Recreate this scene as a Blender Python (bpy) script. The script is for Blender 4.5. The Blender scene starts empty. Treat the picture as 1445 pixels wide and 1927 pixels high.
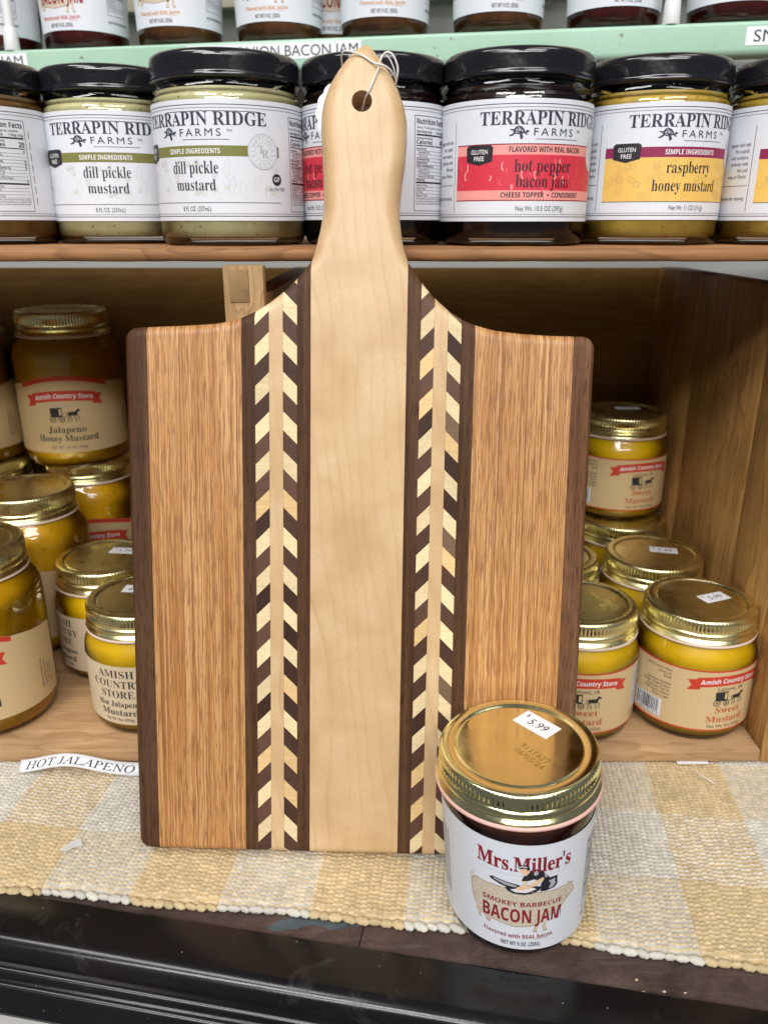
import bpy, bmesh, math, random
import numpy as np
from mathutils import Matrix, Vector

random.seed(7)
rng = np.random.default_rng(7)
SC = bpy.context.scene
C = SC.collection
K = 0.001                      # every measure below is in millimetres
PI = math.pi

# ------------------------------------------------------------------ camera
EYE = Vector((0, 0, 311 * K))
cd = bpy.data.cameras.new('camera')
cam = bpy.data.objects.new('camera', cd)
C.objects.link(cam)
SC.camera = cam
cam.location = EYE
cam.rotation_euler = (math.radians(90 - 20.0), 0, 0)
cd.sensor_fit = 'VERTICAL'
cd.sensor_height = 36.0
cd.lens = 1500.0 / 1927.0 * 36.0
cd.clip_start = 0.02
cd.clip_end = 50
cd.dof.use_dof = True
cd.dof.focus_distance = 0.385
cd.dof.aperture_fstop = 13.0

# ------------------------------------------------------------------ world and lamps
w = bpy.data.worlds.new('World')
SC.world = w
w.use_nodes = True
bg = w.node_tree.nodes['Background']
bg.inputs[0].default_value = (0.86, 0.91, 1.0, 1)
bg.inputs[1].default_value = 0.13
SC.view_settings.view_transform = 'Standard'
SC.view_settings.look = 'None'
SC.view_settings.gamma = 1
SC.view_settings.use_curve_mapping = False
SC.view_settings.exposure = 0.0


def tube(x, y, z, power, lx=1.2, ly=0.16, rz=0.0):
    l = bpy.data.lights.new('ceiling_lamp', 'AREA')
    l.shape = 'RECTANGLE'
    l.size, l.size_y = lx, ly
    l.energy = power * 0.82
    l.color = (1.0, 0.985, 0.965)
    o = bpy.data.objects.new('ceiling_lamp', l)
    C.objects.link(o)
    o.location = (x, y, z)
    d = Vector((0, 0.35, 0.15)) - Vector((x, y, z))
    o.rotation_euler = d.to_track_quat('-Z', 'Y').to_euler()
    return o


tube(-0.95, -0.30, 1.95, 19, 1.3, 0.26)
tube(0.70, -0.30, 1.95, 10, 1.3, 0.26)
tube(-0.95, -1.50, 1.95, 34, 1.3, 0.26)
tube(0.70, -1.50, 1.95, 24, 1.3, 0.26)
tube(-0.6, -2.70, 1.95, 44, 1.6, 0.26)
tube(0.9, -2.70, 1.95, 30, 1.6, 0.26)

# ------------------------------------------------------------------ materials


class NT:
    def __init__(s, name):
        s.m = bpy.data.materials.new(name)
        s.m.use_nodes = True
        s.t = s.m.node_tree
        s.t.nodes.clear()
        s.out = s.n('ShaderNodeOutputMaterial')

    def n(s, typ, **kw):
        nd = s.t.nodes.new(typ)
        for k, v in kw.items():
            setattr(nd, k, v)
        return nd

    def l(s, a, b):
        s.t.links.new(a, b)

    def set(s, nd, **kw):
        for k, v in kw.items():
            k = k.replace('_', ' ')
            if isinstance(v, bpy.types.NodeSocket):
                s.l(v, nd.inputs[k])
            else:
                if isinstance(v, tuple) and len(v) == 3 and nd.inputs[k].type == 'RGBA':
                    v = (*v, 1)
                nd.inputs[k].default_value = v
        return nd

    def bsdf(s, **kw):
        b = s.set(s.n('ShaderNodeBsdfPrincipled'), **kw)
        s.l(b.outputs[0], s.out.inputs[0])
        return b

    def coord(s, scale=(1, 1, 1), kind='Object', rot=(0, 0, 0)):
        tc = s.n('ShaderNodeTexCoord')
        mp = s.n('ShaderNodeMapping')
        mp.inputs['Scale'].default_value = scale
        mp.inputs['Rotation'].default_value = rot
        s.l(tc.outputs[kind], mp.inputs[0])
        return mp.outputs[0]

    def noise(s, vec, scale=1.0, detail=4, rough=0.55, dist=0.0):
        nd = s.n('ShaderNodeTexNoise')
        s.l(vec, nd.inputs['Vector'])
        s.set(nd, Scale=scale, Detail=float(detail), Roughness=rough, Distortion=dist)
        return nd.outputs['Fac']

    def ramp(s, fac, stops, interp='LINEAR'):
        r = s.n('ShaderNodeValToRGB')
        cr = r.color_ramp
        cr.interpolation = interp
        while len(cr.elements) > 2:
            cr.elements.remove(cr.elements[-1])
        for i, (p, c) in enumerate(stops):
            if i < 2:
                e = cr.elements[i]
                e.position = p
            else:
                e = cr.elements.new(p)
            e.color = (*c, 1) if len(c) == 3 else c
        s.l(fac, r.inputs[0])
        return r.outputs[0]

    def mix(s, fac, a, b, mode='MIX'):
        m = s.n('ShaderNodeMix', data_type='RGBA', blend_type=mode)
        for idx, v in ((0, fac), (6, a), (7, b)):
            if isinstance(v, bpy.types.NodeSocket):
                s.l(v, m.inputs[idx])
            elif idx == 0:
                m.inputs[0].default_value = v
            else:
                m.inputs[idx].default_value = (*v, 1)
        return m.outputs[2]

    def math(s, op, a, b=0.0):
        m = s.n('ShaderNodeMath', operation=op)
        for i, v in enumerate((a, b)):
            if isinstance(v, bpy.types.NodeSocket):
                s.l(v, m.inputs[i])
            else:
                m.inputs[i].default_value = v
        return m.outputs[0]

    def bump(s, h, strength=0.3, dist=0.0005):
        b = s.n('ShaderNodeBump')
        s.set(b, Strength=strength, Distance=dist, Height=h)
        return b.outputs[0]


def G(v):
    return (v, v, v)


def flat(name, col, rough=0.5, **kw):
    t = NT(name)
    t.bsdf(Base_Color=col, Roughness=rough, **kw)
    return t.m


def paper(name, col, rough=0.45):
    t = NT(name)
    v = t.coord((1, 1, 1))
    f = t.noise(v, 900, 3)
    c = t.mix(1.0, col, t.ramp(f, [(0.3, G(0.95)), (0.7, G(1.0))]), 'MULTIPLY')
    t.bsdf(Base_Color=c, Roughness=rough, Specular_IOR_Level=0.35)
    return t.m


def oak():
    t = NT('red_oak')
    warp = t.noise(t.coord((30, 38, 10)), 1, 4)
    v = t.coord((1, 1, 1))
    vv = t.n('ShaderNodeVectorMath', operation='MULTIPLY_ADD')
    cmb = t.n('ShaderNodeCombineXYZ')
    t.l(warp, cmb.inputs[0])
    t.l(cmb.outputs[0], vv.inputs[0])
    vv.inputs[1].default_value = (0.0018, 0, 0)
    t.l(v, vv.inputs[2])

    def sc(x, y, z=60):
        m = t.n('ShaderNodeMapping')
        m.inputs['Scale'].default_value = (x, y, z)
        t.l(vv.outputs[0], m.inputs[0])
        return m.outputs[0]
    f1 = t.math('ADD', t.math('MULTIPLY', t.noise(sc(1100, 5.5), 1, 2, 0.55), 0.84), t.math('MULTIPLY', t.noise(sc(300, 2.0), 1, 2, 0.5), 0.16))
    f2 = t.noise(sc(1700, 62), 1, 2, 0.6)
    f3 = t.noise(sc(70, 7, 20), 1, 3)
    base = t.ramp(f1, [(0.38, (0.27, 0.110, 0.036)), (0.455, (0.42, 0.200, 0.072)), (0.53, (0.55, 0.290, 0.115)), (0.62, (0.66, 0.392, 0.180))])
    c = t.mix(t.ramp(f3, [(0.35, G(0.0)), (0.7, G(0.65))]), base, (0.45, 0.200, 0.056))
    pore = t.ramp(f2, [(0.40, G(1.0)), (0.48, G(0.0))])
    c = t.mix(t.math('MULTIPLY', pore, 0.72), c, (0.225, 0.088, 0.032))
    t.bsdf(Base_Color=c, Roughness=0.42, Specular_IOR_Level=0.4, Normal=t.bump(t.math('SUBTRACT', f1, t.math('MULTIPLY', pore, 0.6)), 0.35, 0.0003))
    return t.m


def walnut(name, k=1.0, lift=0.0):
    t = NT(name)
    f1 = t.noise(t.coord((330, 6, 60)), 1, 4, 0.6, 0.2)
    f2 = t.noise(t.coord((1500, 90, 80)), 1, 2)
    f3 = t.noise(t.coord((60, 9, 10)), 1, 2)
    c = t.ramp(f1, [(0.28, (0.050 * k, 0.0205 * k, 0.0095 * k)), (0.5, (0.100 * k, 0.045 * k, 0.021 * k)), (0.75, (0.165 * k, 0.083 * k, 0.041 * k))])
    c = t.mix(t.ramp(f3, [(0.45, G(0)), (0.75, G(0.5))]), c, (0.16 * k, 0.09 * k, 0.055 * k))
    c = t.mix(t.ramp(f2, [(0.36, G(0.6)), (0.47, G(0.0))]), c, (0.03, 0.013, 0.008))
    t.bsdf(Base_Color=c, Roughness=0.5, Specular_IOR_Level=0.14, Normal=t.bump(f2, 0.1, 0.0002))
    return t.m


def maple():
    t = NT('hard_maple')
    tc = t.n('ShaderNodeTexCoord')
    sep = t.n('ShaderNodeSeparateXYZ')
    t.l(tc.outputs['Object'], sep.inputs[0])
    big = t.noise(t.coord((11, 4.2, 4)), 1, 2)
    mid = t.noise(t.coord((60, 20, 10)), 1, 2)
    # growth rings: thin dark lines, roughly along the board, that bow and drift
    ph = t.math('ADD', t.math('MULTIPLY', sep.outputs[0], 150.0), t.math('ADD', t.math('MULTIPLY', big, 9.0), t.math('ADD', t.math('MULTIPLY', mid, 0.7), t.math('MULTIPLY', sep.outputs[1], 14.0))))
    fr = t.math('FRACT', ph)
    ring = t.ramp(fr, [(0.0, G(0.55)), (0.05, G(1.0)), (0.13, G(0.35)), (0.5, G(0.0)), (0.95, G(0.0)), (1.0, G(0.55))])
    fl = t.noise(t.coord((1900, 520, 200)), 1, 2)
    fig = t.noise(t.coord((34, 34, 10)), 1, 3, 0.5, 0.6)
    c = t.ramp(fig, [(0.3, (0.54, 0.355, 0.180)), (0.5, (0.61, 0.415, 0.222)), (0.72, (0.67, 0.48, 0.28))])
    c = t.mix(t.math('MULTIPLY', t.math('MULTIPLY', ring, t.ramp(mid, [(0.35, G(0.3)), (0.65, G(1.0))])), 0.42), c, (0.44, 0.235, 0.10))
    c = t.mix(t.ramp(fl, [(0.34, G(0.35)), (0.48, G(0.0))]), c, (0.50, 0.30, 0.14))
    st = t.noise(t.coord((170, 16, 10)), 1, 2)
    c = t.mix(t.ramp(st, [(0.67, G(0)), (0.78, G(0.55))]), c, (0.58, 0.30, 0.12))
    t.bsdf(Base_Color=c, Roughness=0.36, Specular_IOR_Level=0.45, Normal=t.bump(fl, 0.06, 0.0002))
    return t.m


def inlay():
    """chevron pieces: each piece keeps the tint stored on its faces, grain runs along the slant"""
    t = NT('inlay_pieces')
    a = t.n('ShaderNodeVertexColor', layer_name='tint')
    f1 = t.noise(t.coord((90, 900, 60), rot=(0, 0, 0.785)), 1.0, 3, 0.6)
    f2 = t.noise(t.coord((1300, 160, 60)), 1, 2)
    c = t.mix(1.0, a.outputs[0], t.ramp(f1, [(0.3, G(0.86)), (0.7, G(1.08))]), 'MULTIPLY')
    c = t.mix(1.0, c, t.ramp(f2, [(0.35, G(0.92)), (0.5, G(1.0))]), 'MULTIPLY')
    t.bsdf(Base_Color=c, Roughness=0.46, Specular_IOR_Level=0.18)
    return t.m


def pine(name, light, dark, axis=0, ring=55.0, rough=0.55, knots=True):
    """softwood board, grain along the given axis"""
    t = NT(name)
    sc = [190, 190, 190]
    sc[axis] = 9
    low = [26, 26, 26]
    low[axis] = 4.5
    f0 = t.noise(t.coord(tuple(low)), 1, 3, 0.5, 0.8)
    fr = t.math('FRACT', t.math('MULTIPLY', f0, 11.0))
    rg = t.ramp(fr, [(0.0, G(0.0)), (0.7, G(0.35)), (0.93, G(1.0)), (1.0, G(0.1))])
    f1 = t.noise(t.coord(tuple(sc)), 1, 4, 0.65)
    fine = list(sc)
    fine = [x * 5 for x in fine]
    f2 = t.noise(t.coord(tuple(fine)), 1, 2)
    blot = t.noise(t.coord((14, 14, 14)), 1, 3)
    c = t.mix(t.math('MULTIPLY', rg, 0.62), light, dark)
    c = t.mix(t.ramp(f1, [(0.35, G(0.5)), (0.6, G(0.0))]), c, dark)
    c = t.mix(1.0, c, t.ramp(blot, [(0.3, G(0.72)), (0.7, G(1.08))]), 'MULTIPLY')
    c = t.mix(1.0, c, t.ramp(f2, [(0.35, G(0.85)), (0.6, G(1.0))]), 'MULTIPLY')
    t.bsdf(Base_Color=c, Roughness=rough, Specular_IOR_Level=0.3, Normal=t.bump(f1, 0.25, 0.0004))
    return t.m


def glass(name='clear_glass', tint=(0.97, 0.98, 0.97)):
    t = NT(name)
    fr = t.n('ShaderNodeFresnel')
    fr.inputs[0].default_value = 1.5
    tr = t.set(t.n('ShaderNodeBsdfTransparent'), Color=tint)
    gl = t.set(t.n('ShaderNodeBsdfGlossy'), Color=(1, 1, 1), Roughness=0.035)
    wob = t.noise(t.coord((60, 60, 60)), 1, 2)
    bp = t.bump(wob, 0.25, 0.002)
    t.l(bp, gl.inputs['Normal'])
    t.l(bp, fr.inputs['Normal'])
    ms = t.n('ShaderNodeMixShader')
    t.l(fr.outputs[0], ms.inputs[0])
    t.l(tr.outputs[0], ms.inputs[1])
    t.l(gl.outputs[0], ms.inputs[2])
    t.l(ms.outputs[0], t.out.inputs[0])
    return t.m


def filling(name, a, b, speck=None, amount=0.0, rough=0.35, sscale=260):
    t = NT(name)
    f = t.noise(t.coord((1, 1, 1)), 55, 5, 0.6, 0.5)
    c = t.ramp(f, [(0.3, a), (0.7, b)])
    if speck:
        v = t.n('ShaderNodeTexVoronoi')
        t.l(t.coord((1, 1, 1.4)), v.inputs['Vector'])
        t.set(v, Scale=float(sscale))
        n2 = t.noise(t.coord((1, 1, 1)), 170, 1)
        sp = t.math('MULTIPLY', t.ramp(v.outputs['Distance'], [(0.16, G(1)), (0.26, G(0))]), t.ramp(n2, [(0.5, G(0)), (0.56, G(1))]))
        c = t.mix(t.math('MULTIPLY', sp, amount), c, speck)
    t.bsdf(Base_Color=c, Roughness=rough, Specular_IOR_Level=0.3)
    return t.m


def gold(name, col, rough):
    t = NT(name)
    f = t.noise(t.coord((1, 1, 1)), 45, 3)
    sc = t.noise(t.coord((90, 1400, 100)), 1, 3)
    fp = t.noise(t.coord((1, 1, 1)), 160, 3)
    r = t.math('ADD', rough, t.math('MULTIPLY', t.ramp(t.math('MULTIPLY', f, t.math('ADD', fp, 0.5)), [(0.35, G(0)), (0.75, G(1))]), 0.20))
    c = t.mix(t.ramp(sc, [(0.62, G(0)), (0.72, G(0.25))]), col, tuple(x * 0.75 for x in col))
    t.bsdf(Base_Color=c, Metallic=1.0, Roughness=r)
    return t.m


def lacquer():
    t = NT('black_lacquer')
    f = t.noise(t.coord((1, 1, 1)), 9, 4)
    sp = t.n('ShaderNodeTexVoronoi')
    t.l(t.coord((1, 1, 1)), sp.inputs['Vector'])
    t.set(sp, Scale=150.0)
    spots = t.ramp(sp.outputs['Distance'], [(0.035, G(1)), (0.06, G(0))])
    pick = t.noise(t.coord((1, 1, 1)), 210, 1)
    spots = t.math('MULTIPLY', spots, t.ramp(pick, [(0.50, G(0)), (0.54, G(1))]))
    scr = t.noise(t.coord((30, 500, 60), rot=(0, 0, 0.5)), 1, 3)
    c = t.mix(t.ramp(f, [(0.35, G(0)), (0.7, G(1))]), (0.005, 0.005, 0.006), (0.013, 0.010, 0.009))
    c = t.mix(t.math('MULTIPLY', spots, 0.55), c, (0.35, 0.34, 0.32))
    c = t.mix(t.ramp(scr, [(0.70, G(0)), (0.78, G(0.18))]), c, (0.12, 0.10, 0.09))
    sm = t.noise(t.coord((1, 1, 1)), 38, 5, 0.7, 1.0)
    sm = t.ramp(sm, [(0.56, G(0)), (0.74, G(1))])
    c = t.mix(t.math('MULTIPLY', sm, 0.20), c, (0.11, 0.10, 0.095))
    r = t.math('ADD', 0.13, t.math('ADD', t.math('MULTIPLY', f, 0.09), t.math('MULTIPLY', sm, 0.16)))
    gr = t.noise(t.coord((1, 1, 1)), 700, 3)
    t.bsdf(Base_Color=c, Roughness=r, Specular_IOR_Level=0.42, Normal=t.bump(gr, 0.05, 0.0003))
    return t.m


def worn_counter():
    t = NT('worn_brown_counter')
    f = t.noise(t.coord((1, 1, 1)), 32, 6, 0.65, 0.6)
    g = t.noise(t.coord((40, 300, 60), rot=(0, 0, 0.18)), 1, 4)
    e = t.noise(t.coord((1, 1, 1)), 900, 2)
    c = t.ramp(f, [(0.28, (0.030, 0.020, 0.018)), (0.5, (0.075, 0.047, 0.040)), (0.72, (0.125, 0.085, 0.074))])
    c = t.mix(t.ramp(g, [(0.55, G(0)), (0.75, G(0.35))]), c, (0.16, 0.125, 0.115))
    c = t.mix(1.0, c, t.ramp(e, [(0.3, G(0.75)), (0.7, G(1.1))]), 'MULTIPLY')
    t.bsdf(Base_Color=c, Roughness=0.52, Specular_IOR_Level=0.35, Normal=t.bump(f, 0.35, 0.001))
    return t.m


def woven():
    t = NT('woven_cotton')
    a = t.n('ShaderNodeVertexColor', layer_name='yarn')
    f = t.noise(t.coord((1, 1, 1)), 1400, 3, 0.7)
    g = t.noise(t.coord((1, 1, 1)), 30, 3)
    c = t.mix(1.0, a.outputs[0], t.ramp(f, [(0.3, G(0.80)), (0.7, G(1.08))]), 'MULTIPLY')
    c = t.mix(1.0, c, t.ramp(g, [(0.3, G(0.90)), (0.7, G(1.0))]), 'MULTIPLY')
    t.bsdf(Base_Color=c, Roughness=0.9, Specular_IOR_Level=0.1, Normal=t.bump(f, 0.5, 0.0004))
    return t.m


def green_paint():
    t = NT('mint_green_paint')
    f = t.noise(t.coord((1, 1, 1)), 14, 4)
    chip = t.noise(t.coord((1, 1, 1)), 120, 3, 0.6)
    c = t.mix(t.ramp(f, [(0.3, G(0)), (0.7, G(1))]), (0.35, 0.56, 0.42), (0.42, 0.63, 0.49))
    c = t.mix(t.ramp(chip, [(0.69, G(0)), (0.72, G(0.8))]), c, (0.14, 0.12, 0.09))
    t.bsdf(Base_Color=c, Roughness=0.28, Specular_IOR_Level=0.5)
    return t.m


def black_lid():
    t = NT('black_lid_enamel')
    f = t.noise(t.coord((1, 1, 1)), 60, 5, 0.65)
    sc = t.noise(t.coord((120, 120, 900)), 1, 3)
    r = t.math('ADD', 0.12, t.math('MULTIPLY', t.ramp(f, [(0.45, G(0)), (0.75, G(1))]), 0.28))
    c = t.mix(t.ramp(sc, [(0.64, G(0)), (0.74, G(0.3))]), (0.010, 0.010, 0.013), (0.09, 0.09, 0.095))
    t.bsdf(Base_Color=c, Roughness=r, Specular_IOR_Level=0.6)
    return t.m


def engraved(name, col):
    """printed artwork that is hatched like an engraving"""
    t = NT(name)
    f = t.noise(t.coord((2600, 2600, 1100)), 1, 2)
    c = t.mix(t.ramp(f, [(0.38, G(0.05)), (0.60, G(0.62))]), col, (0.74, 0.74, 0.74))
    t.bsdf(Base_Color=c, Roughness=0.5)
    return t.m


def wall_paint(name, col):
    t = NT(name)
    f = t.noise(t.coord((1, 1, 1)), 12, 4)
    c = t.mix(1.0, col, t.ramp(f, [(0.3, G(0.88)), (0.7, G(1.0))]), 'MULTIPLY')
    t.bsdf(Base_Color=c, Roughness=0.6)
    return t.m


M = dict(
    oak=oak(), walnut=walnut('dark_walnut', 0.78), walnut_lit=walnut('lit_walnut', 1.45), maple=maple(), inlay=inlay(),
    pine_wall=pine('aged_pine', (0.62, 0.345, 0.115), (0.26, 0.118, 0.032), 2),
    pine_floor=pine('pine_floor', (0.60, 0.385, 0.20), (0.36, 0.195, 0.085), 0),
    pine_edge=pine('stained_pine', (0.44, 0.215, 0.085), (0.19, 0.075, 0.026), 0),
    ply=pine('plywood_back', (0.36, 0.20, 0.052), (0.25, 0.125, 0.030), 0),
    post=pine('rough_pine_post', (0.52, 0.33, 0.15), (0.26, 0.14, 0.055), 2),
    endgrain=filling('end_grain', (0.20, 0.12, 0.05), (0.42, 0.27, 0.12), (0.10, 0.05, 0.02), 0.7, 0.7, 700),
    glass=glass(), lacquer=lacquer(), counter=worn_counter(), woven=woven(), green=green_paint(),
    patch=filling('bare_slate_patch', (0.035, 0.045, 0.05), (0.10, 0.125, 0.135), (0.2, 0.22, 0.22), 0.4, 0.7, 500),
    wall=wall_paint('grey_wall_paint', (0.42, 0.43, 0.42)), cream=wall_paint('cream_wall_paint', (0.70, 0.66, 0.54)),
    white_metal=flat('white_enamel', (0.75, 0.76, 0.76), 0.35), cabinet=wall_paint('pale_cabinet_paint', (0.68, 0.66, 0.62)),
    gold=gold('polished_gold_lid', (0.95, 0.89, 0.48), 0.10), gold_dull=gold('brushed_gold_lid', (0.86, 0.79, 0.43), 0.22),
    seal=flat('pink_plastisol', (0.72, 0.42, 0.36), 0.4), seal_pale=flat('pale_plastisol', (0.66, 0.52, 0.46), 0.4),
    black_lid=black_lid(),
    paper=paper('white_label_paper', (0.73, 0.755, 0.81)), tan=paper('tan_label_paper', (0.62, 0.46, 0.25)),
    beige=paper('beige_label_paper', (0.66, 0.53, 0.36)), sticker=paper('white_sticker_paper', (0.82, 0.83, 0.86)),
    ink=flat('black_ink', (0.018, 0.018, 0.024), 0.5), navy=flat('navy_ink', (0.030, 0.034, 0.060), 0.5),
    grey=flat('grey_ink', (0.42, 0.42, 0.46), 0.5), olive=flat('olive_ink', (0.20, 0.20, 0.050), 0.5),
    palegrey=flat('pale_grey_ink', (0.60, 0.61, 0.57), 0.5),
    red=flat('crimson_ink', (0.66, 0.035, 0.065), 0.5), pink=flat('salmon_ink', (0.85, 0.33, 0.30), 0.5),
    hotpink=flat('light_crimson_ink', (0.80, 0.10, 0.12), 0.5),
    yellow=flat('honey_yellow_ink', (0.82, 0.53, 0.13), 0.5), yellow2=flat('dull_yellow_ink', (0.70, 0.45, 0.13), 0.5),
    plum=flat('plum_ink', (0.27, 0.012, 0.075), 0.5),
    brown=flat('brown_ink', (0.42, 0.18, 0.035), 0.5), maroon=flat('maroon_ink', (0.25, 0.012, 0.022), 0.5),
    ribbon=flat('ribbon_red_ink', (0.55, 0.045, 0.022), 0.5), ribbon_dark=flat('ribbon_shade_ink', (0.24, 0.02, 0.012), 0.5),
    orange=flat('orange_ink', (0.62, 0.26, 0.05), 0.5), rust=flat('rust_ink', (0.48, 0.09, 0.022), 0.5),
    white=flat('white_ink', (0.80, 0.80, 0.80), 0.5), skin=flat('flesh_ink', (0.80, 0.55, 0.36), 0.5),
    pig=engraved('hatched_tan_ink', (0.52, 0.39, 0.225)), pig_dark=flat('dark_tan_ink', (0.36, 0.24, 0.12), 0.5),
    stamp=flat('stamped_date_ink', (0.28, 0.17, 0.03), 0.4),
    jam=filling('dark_berry_jam', (0.050, 0.010, 0.006), (0.10, 0.022, 0.010), (0.16, 0.04, 0.02), 0.4, 0.2, 120),
    redjam=filling('deep_red_jam', (0.070, 0.006, 0.005), (0.14, 0.016, 0.010), (0.2, 0.04, 0.02), 0.5, 0.25, 150),
    amberjam=filling('amber_onion_jam', (0.10, 0.035, 0.010), (0.24, 0.10, 0.03), (0.4, 0.22, 0.06), 0.7, 0.25, 120),
    blackjam=filling('black_pepper_jam', (0.008, 0.004, 0.004), (0.020, 0.008, 0.006), (0.06, 0.02, 0.01), 0.5, 0.2, 160),
    mustard=filling('yellow_mustard', (0.64, 0.41, 0.003), (0.74, 0.49, 0.006)),
    mustard_dark=filling('honey_mustard', (0.64, 0.36, 0.004), (0.74, 0.44, 0.008), (0.25, 0.10, 0.01), 0.5),
    dill=filling('dill_mustard', (0.46, 0.42, 0.22), (0.58, 0.54, 0.31), (0.13, 0.13, 0.04), 0.8),
    raspberry=filling('raspberry_mustard', (0.40, 0.27, 0.035), (0.54, 0.38, 0.07), (0.30, 0.05, 0.02), 0.8),
    pecan=filling('pecan_mustard', (0.19, 0.095, 0.020), (0.30, 0.16, 0.04), (0.10, 0.05, 0.02), 0.6),
    string=flat('white_cotton_string', (0.74, 0.71, 0.68), 0.8), plastic=flat('clear_plastic_scrap', (0.8, 0.8, 0.8), 0.15, Alpha=0.45),
    crumb=flat('crumb', (0.5, 0.4, 0.25), 0.8),
)

# ------------------------------------------------------------------ builders


def tag(o, label=None, cat=None, group=None, kind=None):
    for k, v in (('label', label), ('category', cat), ('group', group), ('kind', kind)):
        if v:
            o[k] = v
    return o


def empty(name, loc=(0, 0, 0), rz=0.0):
    o = bpy.data.objects.new(name, None)
    o.empty_display_size = 0.02
    C.objects.link(o)
    o.location = [x * K for x in loc]
    o.rotation_euler = (0, 0, rz)
    return o


def link(name, me, parent=None):
    o = bpy.data.objects.new(name, me)
    C.objects.link(o)
    if parent:
        o.parent = parent
    return o


def mesh(name, verts, faces, mats, midx=None, smooth=None):
    """verts in mm"""
    me = bpy.data.meshes.new(name)
    me.from_pydata([tuple(float(c) * K for c in v) for v in verts], [], [tuple(f) for f in faces])
    for m in (mats if isinstance(mats, (list, tuple)) else [mats]):
        me.materials.append(m)
    if midx is not None:
        me.polygons.foreach_set('material_index', midx)
    if smooth is not None:
        me.shade_smooth()
        if smooth < 180:
            me.set_sharp_from_angle(angle=math.radians(smooth))
    me.update()
    return me


def bm_mesh(name, bm, mats, smooth=None):
    bmesh.ops.recalc_face_normals(bm, faces=bm.faces)
    bmesh.ops.scale(bm, vec=(K, K, K), verts=bm.verts)
    me = bpy.data.meshes.new(name)
    bm.to_mesh(me)
    bm.free()
    for m in (mats if isinstance(mats, (list, tuple)) else [mats]):
        me.materials.append(m)
    if smooth is not None:
        me.shade_smooth()
        me.set_sharp_from_angle(angle=math.radians(smooth))
    return me


def add_box(bm, x0, x1, y0, y1, z0, z1, bev=0.0, mi=0):
    r = bmesh.ops.create_cube(bm, size=1.0)
    vs = r['verts']
    for v in vs:
        v.co = Vector(((x0 + x1) / 2 + v.co.x * (x1 - x0), (y0 + y1) / 2 + v.co.y * (y1 - y0), (z0 + z1) / 2 + v.co.z * (z1 - z0)))
    if bev:
        es = list({e for v in vs for e in v.link_edges})
        bmesh.ops.bevel(bm, geom=es, offset=bev, segments=2, profile=0.5, affect='EDGES')
    for f in bm.faces:
        if f.material_index == 0:
            f.material_index = mi


def box(name, x0, x1, y0, y1, z0, z1, mat, parent=None, bev=0.6):
    bm = bmesh.new()
    add_box(bm, x0, x1, y0, y1, z0, z1, bev)
    return link(name, bm_mesh(name, bm, mat, 40), parent)


def lathe_mesh(name, prof, mat, seg=72, smooth=38, mod=None):
    """prof: (r, z) from bottom to top; r == 0 closes; mod(theta, i) -> factor"""
    vs, fs, rows = [], [], []
    for i, (r, z) in enumerate(prof):
        if r < 1e-6:
            rows.append([len(vs)])
            vs.append((0, 0, z))
        else:
            row = []
            for k in range(seg):
                a = 2 * PI * k / seg
                rr = r if mod is None else r + mod(k, i)
                row.append(len(vs))
                vs.append((rr * math.sin(a), -rr * math.cos(a), z))
            rows.append(row)
    for a, b in zip(rows, rows[1:]):
        if len(a) == 1 and len(b) == 1:
            continue
        if len(a) == 1:
            for k in range(seg):
                fs.append((a[0], b[(k + 1) % seg], b[k]))
        elif len(b) == 1:
            for k in range(seg):
                fs.append((a[k], a[(k + 1) % seg], b[0]))
        else:
            for k in range(seg):
                k2 = (k + 1) % seg
                fs.append((a[k], a[k2], b[k2], b[k]))
    return mesh(name, vs, fs, mat, None, smooth)


def tube_mesh(name, pts, r, mat, n=8, closed_ends=True):
    P = [Vector(p) for p in pts]
    vs, fs = [], []
    up = Vector((0.13, 0.2, 0.97))
    for i, p in enumerate(P):
        d = (P[min(i + 1, len(P) - 1)] - P[max(i - 1, 0)]).normalized()
        a = d.cross(up).normalized()
        b = d.cross(a).normalized()
        rr = r(i / (len(P) - 1)) if callable(r) else r
        for k in range(n):
            t = 2 * PI * k / n
            vs.append(p + (a * math.cos(t) + b * math.sin(t)) * rr)
    for i in range(len(P) - 1):
        for k in range(n):
            k2 = (k + 1) % n
            fs.append((i * n + k, i * n + k2, (i + 1) * n + k2, (i + 1) * n + k))
    fs.append(tuple(range(n))[::-1])
    fs.append(tuple((len(P) - 1) * n + k for k in range(n)))
    return mesh(name, vs, fs, mat, None, 60)


def spline(pts, n=12):
    """Catmull-Rom through the points"""
    P = [Vector(p) for p in pts]
    out = []
    for i in range(len(P) - 1):
        p0, p1, p2, p3 = P[max(i - 1, 0)], P[i], P[i + 1], P[min(i + 2, len(P) - 1)]
        for k in range(n):
            t = k / n
            out.append(0.5 * ((2 * p1) + (p2 - p0) * t + (2 * p0 - 5 * p1 + 4 * p2 - p3) * t * t + (3 * p1 - p0 - 3 * p2 + p3) * t ** 3))
    out.append(P[-1])
    return out


# ------------------------------------------------------------------ lettering
STY = {'sans': None, 'sansb': (0x1D5D4, 0x1D5EE, 0x1D7EC), 'serifb': (0x1D400, 0x1D41A, 0x1D7CE), 'serifbi': (0x1D468, 0x1D482, 0x1D7CE), 'serifi': (0x1D434, 0x1D44E, None)}


def styled(t, sty):
    m = STY[sty]
    if not m:
        return t
    up, lo, dg = m
    r = ''
    for ch in t:
        if 'A' <= ch <= 'Z':
            r += chr(up + ord(ch) - 65)
        elif ch == 'h' and sty == 'serifi':
            r += '\u210e'
        elif 'a' <= ch <= 'z':
            r += chr(lo + ord(ch) - 97)
        elif dg and '0' <= ch <= '9':
            r += chr(dg + ord(ch) - 48)
        else:
            r += ch
    return r


_tc = {}


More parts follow.
